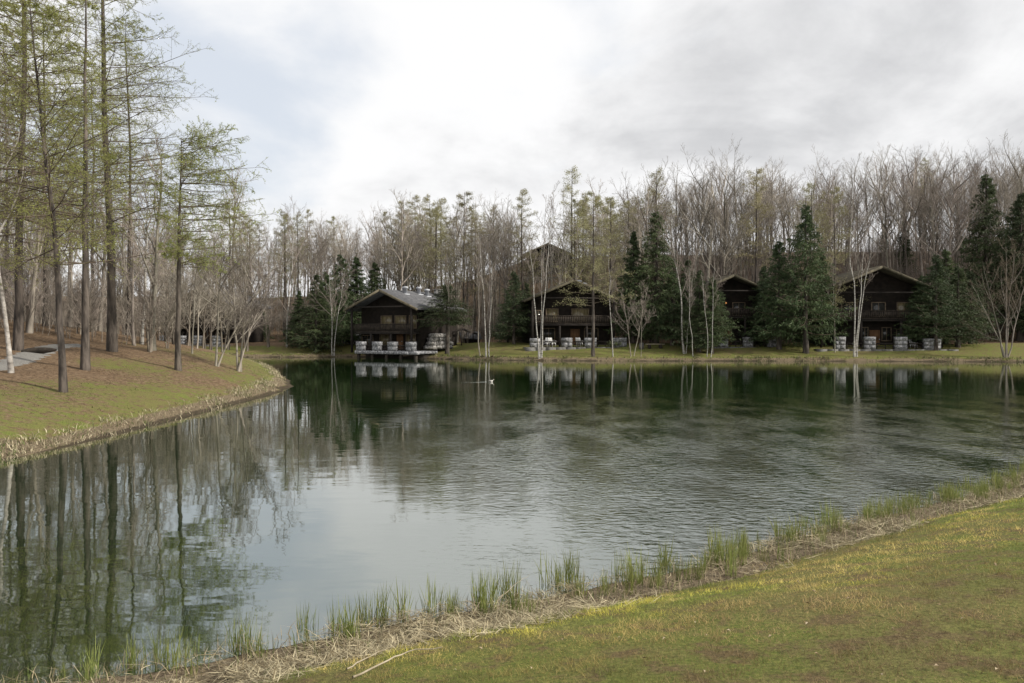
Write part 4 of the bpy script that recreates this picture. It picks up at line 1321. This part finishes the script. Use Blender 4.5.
MB().add(V, Q).build('body', M['feather'], dk, True)
MB().add([(.255, -.018, .236), (.255, .018, .236), (.325, .014, .222), (.325, -.014, .222), (.255, -.016, .215), (.255, .016, .215), (.322, .012, .214), (.322, -.012, .214)],
         [(0, 1, 2, 3), (7, 6, 5, 4), (0, 3, 7, 4), (1, 5, 6, 2), (3, 2, 6, 7), (0, 4, 5, 1)]).build('bill', M['bill'], dk)
for sy in (-1, 1):
    MB().add([(.09, sy * .112, .10), (-.05, sy * .128, .13), (-.26, sy * .05, .135), (-.08, sy * .124, .05), (.09, sy * .118, .10), (-.05, sy * .136, .13), (-.26, sy * .058, .135), (-.08, sy * .132, .05)],
             [(4, 5, 6, 7), (3, 2, 1, 0), (0, 1, 5, 4), (1, 2, 6, 5), (2, 3, 7, 6), (3, 0, 4, 7)]).build('wing', M['feather_dark'], dk)
wk = MB()
n = 40
t = np.linspace(0, 1, n)
for sgn in (-1, 1):
    cx = dx - .25 - t * 2.4; cy = dy - .1 + sgn * (.04 + .45 * t) - .8 * t
    hw_ = .05 + .06 * t; ht = .012 * (1 - t) ** .7 + .0015
    rows = np.stack([np.column_stack([cx, cy - hw_, 0 * t - .002]), np.column_stack([cx, cy, ht]), np.column_stack([cx, cy + hw_, 0 * t - .002])], 1)
    i = np.arange(n * 3).reshape(n, 3)
    wk.add(rows.reshape(-1, 3), np.stack([i[:-1, :-1], i[:-1, 1:], i[1:, 1:], i[1:, :-1]], -1).reshape(-1, 4))
tag(wk.build('water_wake', M['water'], None, True), kind='structure')

# ------------------------------------------------------------------ lawn, straw and reeds on the near bank
def blades(base, h, w, lean, rng, nseg=2):
    """curved tapering blades; base (n,3), h, w, lean arrays"""
    n = len(base)
    a = rng.random(n) * 2 * np.pi
    D = np.column_stack([np.cos(a), np.sin(a), 0 * a])
    b2 = rng.random(n) * 2 * np.pi
    W = np.column_stack([np.cos(b2), np.sin(b2), 0 * a])
    lev = np.linspace(0, 1, nseg + 1)
    pts = []
    for k, t in enumerate(lev):
        c = base + D * (lean * h * t ** 1.8)[:, None] + UPV * (h * (t - .35 * lean * t * t))[:, None]
        if k < nseg:
            ww = (w * (1 - .45 * t) / 2)[:, None]
            pts += [c - W * ww, c + W * ww]
        else: pts.append(c)
    V = np.stack(pts, 1); m = V.shape[1]
    o = (np.arange(n) * m)[:, None]
    quads = np.concatenate([o + np.array([[2 * k, 2 * k + 1, 2 * k + 3, 2 * k + 2]]) for k in range(nseg - 1)]) if nseg > 1 else np.zeros((0, 4), int)
    tr = o + np.array([[m - 3, m - 2, m - 1]])
    return V.reshape(-1, 3), quads, tr, m


rng = np.random.default_rng(33)
N0 = 1500000
X = rng.uniform(-4, 19, N0); Y = rng.uniform(1.2, 21, N0)
dist = np.hypot(X, Y)
k = (rng.random(N0) < np.clip(6.0 / dist, 0, 1) ** 1.7) & (np.abs(X) < Y * .72 + 1.0)
X, Y = X[k], Y[k]
s = shore_dist(X, Y)
k = s > .42 + .55 * sstep(1.5, -1.5, X) + 1.1 * (fbm(X * 1.3, Y * 1.3, 3) - .2) + .25 * rng.random(len(s))
X, Y, s = X[k], Y[k], s[k]
print('grass blades', len(X))
dist = np.hypot(X, Y)
Z = terrain(X, Y, s)
patch = fbm(X * .55 + 7, Y * .55, 4); fine = fbm(X * 3.1, Y * 3.1, 3)
worn = sstep(3.2, 6.0, s + (fbm(X * .35, Y * .35) - .5) * 5) * .6
worn = np.maximum(worn, sstep(3.0, 1.0, np.hypot((X - 3.0) * .8, (Y - 4.2) * .9) + (fbm(X * .8 + 20, Y * .8) - .5) * 2.4) * .95)
g = np.clip(sstep(.45, .55, patch * .6 + fine * .4) * (1 - worn) + .22 * rng.random(len(X)) - .11, 0, 1)[:, None]
yel = (.35 + .65 * rng.random((len(X), 1))) * sstep(.45, .56, fbm(X * 1.4 + 50, Y * 1.4))[:, None]
green = np.array([.115, .155, .030]); ygreen = np.array([.39, .355, .066]); tan = np.array([.33, .25, .135]); brown = np.array([.13, .084, .048])
wv = (worn[:, None] * .8 + .2 * rng.random((len(X), 1)))
C = g * (green * (1 - yel) + ygreen * yel) + (1 - g) * ((ygreen * .45 + tan * .55) * (1 - wv) + (tan * .35 + brown * .65) * wv)
C = C * (.72 + .75 * sstep(.38, .62, fbm(X * .8 + 70, Y * .8 + 11)))[:, None] * rng.uniform(.6, 1.9, (len(X), 1)) * np.array([1.06, 1.0, .95])
clump = sstep(.50, .75, vnoise(X * 5.5 + 9, Y * 5.5))
h = rng.uniform(.016, .046, len(X)) * (.75 + .9 * clump) * (1 + .35 * g.ravel()); w = .0030 * np.maximum(1, dist / 6)
V, q4, t3, m = blades(np.column_stack([X, Y, Z - .004]), h, w, rng.uniform(.2, 1.4, len(X)), rng, 1)
tag(link('grass', mesh_from('grass', V, [(t3, 0)], [M['blade']], False, np.repeat(C, m, 0))), kind='stuff')

# shoreline sampling
def shoreline(p_from, p_to, step):
    L_ = np.roll(LAKE, 0, axis=0)
    i0 = int(np.argmin(((L_ - p_from) ** 2).sum(1))); i1 = int(np.argmin(((L_ - p_to) ** 2).sum(1)))
    P = L_[i0:i1 + 1]
    d = np.linalg.norm(np.diff(P, axis=0), axis=1); c = np.concatenate([[0], np.cumsum(d)])
    t = np.arange(0, c[-1], step)
    return np.column_stack([np.interp(t, c, P[:, k]) for k in (0, 1)])


def shore_points(n, line, lo, hi, rng, power=1.0):
    i = rng.integers(0, len(line), n)
    out = []
    q = line[i] + rng.normal(size=(n, 2)) * .05
    e = .05
    for _ in range(6):   # walk each point to its wanted shore distance
        s = shore_dist(q[:, 0], q[:, 1])
        if _ == 0: want = lo + (hi - lo) * rng.random(n) ** power
        gx = (shore_dist(q[:, 0] + e, q[:, 1]) - s) / e; gy = (shore_dist(q[:, 0], q[:, 1] + e) - s) / e
        gn = np.sqrt(gx ** 2 + gy ** 2) + 1e-6
        st = np.clip(want - s, -.5, .5) / np.maximum(gn, .5)
        q = q + np.column_stack([gx / gn * st, gy / gn * st])
    return q


NEAR = shoreline((-15, 5.2), (32, 40), .05)
# loose dry straw lying along the near shore
def lying(base, L_, w, rng, tilt=.12):
    n = len(base)
    a = rng.random(n) * 2 * np.pi
    D = np.column_stack([np.cos(a), np.sin(a), rng.normal(size=n) * tilt])
    W = np.column_stack([-np.sin(a), np.cos(a), rng.normal(size=n) * .4])
    cv = rng.normal(size=n) * .25
    pts = []
    for t in (-.5, -.17, .17, .5):
        c = base + D * (L_ * t)[:, None] + W * np.array([1, 1, 0]) * (cv * L_ * (t * t - .1))[:, None]
        ww = (w * (1 - 1.2 * abs(t)) / 2)[:, None]
        pts += [c - W * ww, c + W * ww]
    V = np.stack(pts, 1)
    o = (np.arange(n) * 8)[:, None]
    Q = np.concatenate([o + np.array([[2 * k, 2 * k + 1, 2 * k + 3, 2 * k + 2]]) for k in range(3)])
    return V.reshape(-1, 3), Q


n = 42000
q = shore_points(n, NEAR, -.15, 1.2, rng, 1.25)
xx = shore_points(9000, NEAR[(NEAR[:, 0] < .5) & (NEAR[:, 0] > -6)], .6, 1.8, rng, 1.2); q = np.vstack([q, xx]); n = len(q)
cl = fbm(q[:, 0] * .9 + 3, q[:, 1] * .9, 3)
k = rng.random(n) < np.clip((cl - .40) * 6, .10, 1)
q = q[k]; n = len(q)
s = shore_dist(q[:, 0], q[:, 1])
z = np.maximum(terrain(q[:, 0], q[:, 1], s), 0) + rng.uniform(.005, .07, n) * sstep(1.7, .7, s) + .004
V, Q = lying(np.column_stack([q, z]), rng.uniform(.08, .40, n), rng.uniform(.004, .010, n), rng, .2)
tone = rng.random((n, 1))
tone = tone ** 1.5
C = (np.array([.64, .56, .37]) * tone + np.array([.16, .122, .062]) * (1 - tone)) * rng.uniform(.7, 1.2, (n, 1))
b = MB(); b.add(V, Q, 0, np.repeat(C, 8, 0))
n2 = 11000   # broken upright stubble and new sprouts between it
q = shore_points(n2, NEAR, -.3, 1.1, rng)
z = np.maximum(terrain(q[:, 0], q[:, 1]), -.05)
V, q4, t3, m = blades(np.column_stack([q, z]), rng.uniform(.05, .24, n2), rng.uniform(.005, .009, n2), rng.uniform(0, 1.2, n2), rng, 2)
gr = (rng.random((n2, 1)) < .38)
C = np.where(gr, np.array([.13, .165, .045]), np.array([.42, .34, .22])) * rng.uniform(.6, 1.2, (n2, 1))
o = b.n
b.V.append(V); b.C.append(np.repeat(C, m, 0)); b.G += [(q4 + o, 0), (t3 + o, 0)]; b.n += len(V)
tag(b.build('straw', M['straw']), kind='stuff')


def fringe(name, line, n, lo, hi, hr, wr, colA, colB, greenp, seed, thr=.36):
    rng = np.random.default_rng(seed)
    q = shore_points(n, line, lo, hi, rng)
    k = rng.random(n) < np.clip((fbm(q[:, 0] * .5, q[:, 1] * .5, 3) - thr) * 6, .15, 1); q = q[k]; n = len(q)
    z = np.maximum(terrain(q[:, 0], q[:, 1]), -.1)
    V, q4, t3, m = blades(np.column_stack([q, z]), rng.uniform(*hr, n) * rng.uniform(.5, 1.2, n), rng.uniform(*wr, n), rng.uniform(.1, 1.5, n), rng, 2)
    t = rng.random((n, 1))
    C = np.where(rng.random((n, 1)) < greenp, np.array([.11, .14, .04]), np.array(colA) * t + np.array(colB) * (1 - t)) * rng.uniform(.7, 1.2, (n, 1))
    tag(link(name, mesh_from(name, V, [(q4, 0), (t3, 0)], [M['straw']], False, np.repeat(C, m, 0))), kind='stuff')


LEFT = shoreline((-21.5, 66), (-22, 13), .1)
FAR = shoreline((60, 79), (-11.5, 93), .1)
FARL = shoreline((-20, 96.5), (-52, 97), .1)
fringe('dry_grass', LEFT, 15000, -.12, .85, (.05, .28), (.010, .024), (.68, .60, .42), (.27, .22, .13), .30, 81, .42)
fringe('dry_grass', FAR, 9000, -.12, .9, (.10, .42), (.025, .06), (.34, .29, .18), (.16, .13, .08), .45, 82, .42)
fringe('dry_grass', FARL, 2500, -.12, .9, (.10, .35), (.025, .06), (.30, .26, .17), (.16, .13, .08), .3, 83, .4)
# tufts of rough grass and needles over the left bank
rg = np.random.default_rng(84)
n = 60000
X = rg.uniform(-34, -9, n); Y = rg.uniform(15, 52, n); s = shore_dist(X, Y)
k = (s > .8) & (rg.random(n) < np.clip((fbm(X * .6, Y * .6) - .36) * 5, .05, 1)); X, Y, s = X[k], Y[k], s[k]; n = len(X)
V, q4, t3, m = blades(np.column_stack([X, Y, terrain(X, Y, s) - .01]), rg.uniform(.03, .10, n), rg.uniform(.012, .028, n), rg.uniform(.3, 1.8, n), rg, 1)
lit = (.1 + .8 * sstep(1.0, 8.5, s + (fbm(X * .22, Y * .22) - .5) * 13))[:, None]
C = (np.array([.10, .115, .035]) * (1 - lit) + np.array([.16, .10, .055]) * lit) * rg.uniform(.6, 1.5, (n, 1))
tag(link('rough_grass', mesh_from('rough_grass', V, [(t3, 0)], [M['straw']], False, np.repeat(C, m, 0))), kind='stuff')

# reed clumps, each a plant of its own
REEDS = []
for v in range(10):
    rg = np.random.default_rng(600 + v)
    n = int(rg.integers(20, 50)); sp = rg.uniform(.035, .10)
    base = np.column_stack([rg.normal(size=(n, 2)) * sp, np.full(n, -.25)])
    hh = rg.uniform(.24, .62, n) + .25
    V, q4, t3, m = blades(base, hh, rg.uniform(.008, .014, n), np.abs(rg.normal(0, .14, n)) + .02, rg, 4)
    green_me = mesh_from('blades', V, [(q4, 0), (t3, 0)], [M['reed']], False)
    n = int(rg.integers(8, 22))
    base = np.column_stack([rg.normal(size=(n, 2)) * sp * 1.2, np.full(n, -.2)])
    V, q4, t3, m = blades(base, rg.uniform(.12, .36, n) + .2, rg.uniform(.007, .012, n), rg.uniform(.1, 1.3, n), rg, 3)
    dry_me = mesh_from('dry_stalks', V, [(q4, 0), (t3, 0)], [M['reed_dry']], False)
    REEDS.append((green_me, dry_me))
ZONES = [(-9, -3.2, 'sparse reed clump at the bottom left corner of the near shore'), (-3.2, -1.4, 'reed clump on the near shore beside the long pale sticks'),
         (-1.4, .6, 'reed clump in the near middle of the shore'), (.6, 2.4, 'reed clump on the shore where the straw mat is widest'),
         (2.4, 5.2, 'reed clump along the right half of the near shore'), (5.2, 10, 'reed clump on the distant right stretch of the near shore'), (10, 40, 'reed clump where the near shore runs out at the right')]
rr = random.Random(9)
for _ in range(900):
    if len([1 for o in COL.objects if o.name.startswith('reed_clump')]) >= 285: break
    i = rr.randrange(len(NEAR))
    lx, ly = NEAR[i]
    if lx < -4.6 or lx > 13: continue
    if lx < -2.6 and rr.random() < .6: continue
    q = shore_points(1, NEAR[i:i + 1], *((-.45, .2) if rr.random() < .7 else (-.1, .75)), np.random.default_rng(rr.randrange(10 ** 6)))[0]
    if vnoise(q[0] * 2.3 + 60, q[1] * 2.3) < (.04 if q[0] > .8 else .14) + .25 * rr.random(): continue
    z = max(tz(*q), -.12)
    s_ = rr.uniform(.36, .88) * (1 if q[0] < 5 else .78) * (.75 if q[0] < -3 else 1)
    e = empty('reed_clump', (q[0], q[1], z), rr.uniform(0, 6.28), s_)
    lab = next(l for a, c, l in ZONES if a <= q[0] < c)
    tag(e, lab, 'reeds', lab.replace('reed clump', 'reed clumps'))
    gm, dm = REEDS[rr.randrange(10)]
    link('blades', gm, e); link('dry_stalks', dm, e)

# long pale sticks, a stone and fallen leaves on the near bank
def stick(pts, r, label):
    P = np.array(pts, dtype=float)
    t = np.linspace(0, len(P) - 1, 12)
    P = np.column_stack([np.interp(t, np.arange(len(P)), P[:, k]) for k in range(3)])
    P[1:-1] += np.random.default_rng(len(pts) + int(r * 1e4)).normal(size=(10, 3)) * .004
    m = MB().tubes(P[None], np.linspace(r, r * .35, 12)[None], None, 7)
    tag(m.build('fallen_branch', M['stick'], None, True), label, 'branch')


def hz(px, py, dz):
    a = hit(px, py); return (a[0], a[1], a[2] + dz)


stick([hz(352, 683, .02), hz(385, 668, .03), hz(410, 660, .05), hz(442, 656, .04)], .008, 'longest pale dead branch curving along the straw at the bottom')
stick([hz(346, 676, .03), hz(372, 664, .05), hz(393, 655, .06)], .006, 'shorter pale dead branch lying beside the longest one')
stick([hz(497, 615, .12), hz(512, 607, .2), hz(530, 600, .26)], .004, 'thin pale stick poking up among the middle reeds')
rg = np.random.default_rng(90)
b = MB()
for i in range(48):
    px, py = rg.uniform(380, 1024), rg.uniform(560, 683)
    a = hit(px, py)
    if float(shore_dist(np.array([a[0]]), np.array([a[1]]))[0]) < 1.0: continue
    c = rg.random() * 6.28; L_ = rg.uniform(.009, .02)
    u_ = np.array([math.cos(c), math.sin(c), rg.normal() * .3]) * L_; w_ = np.array([-math.sin(c), math.cos(c), rg.normal() * .4]) * L_ * .7
    p0 = np.array([a[0], a[1], a[2] + .028])
    b.add([p0 - u_, p0 - w_ * .7 + [0, 0, .008], p0 + u_, p0 + w_ * .7 + [0, 0, .008]], [(0, 1, 2, 3)])
tag(b.build('fallen_leaves', M['leaf_pale']), kind='stuff')
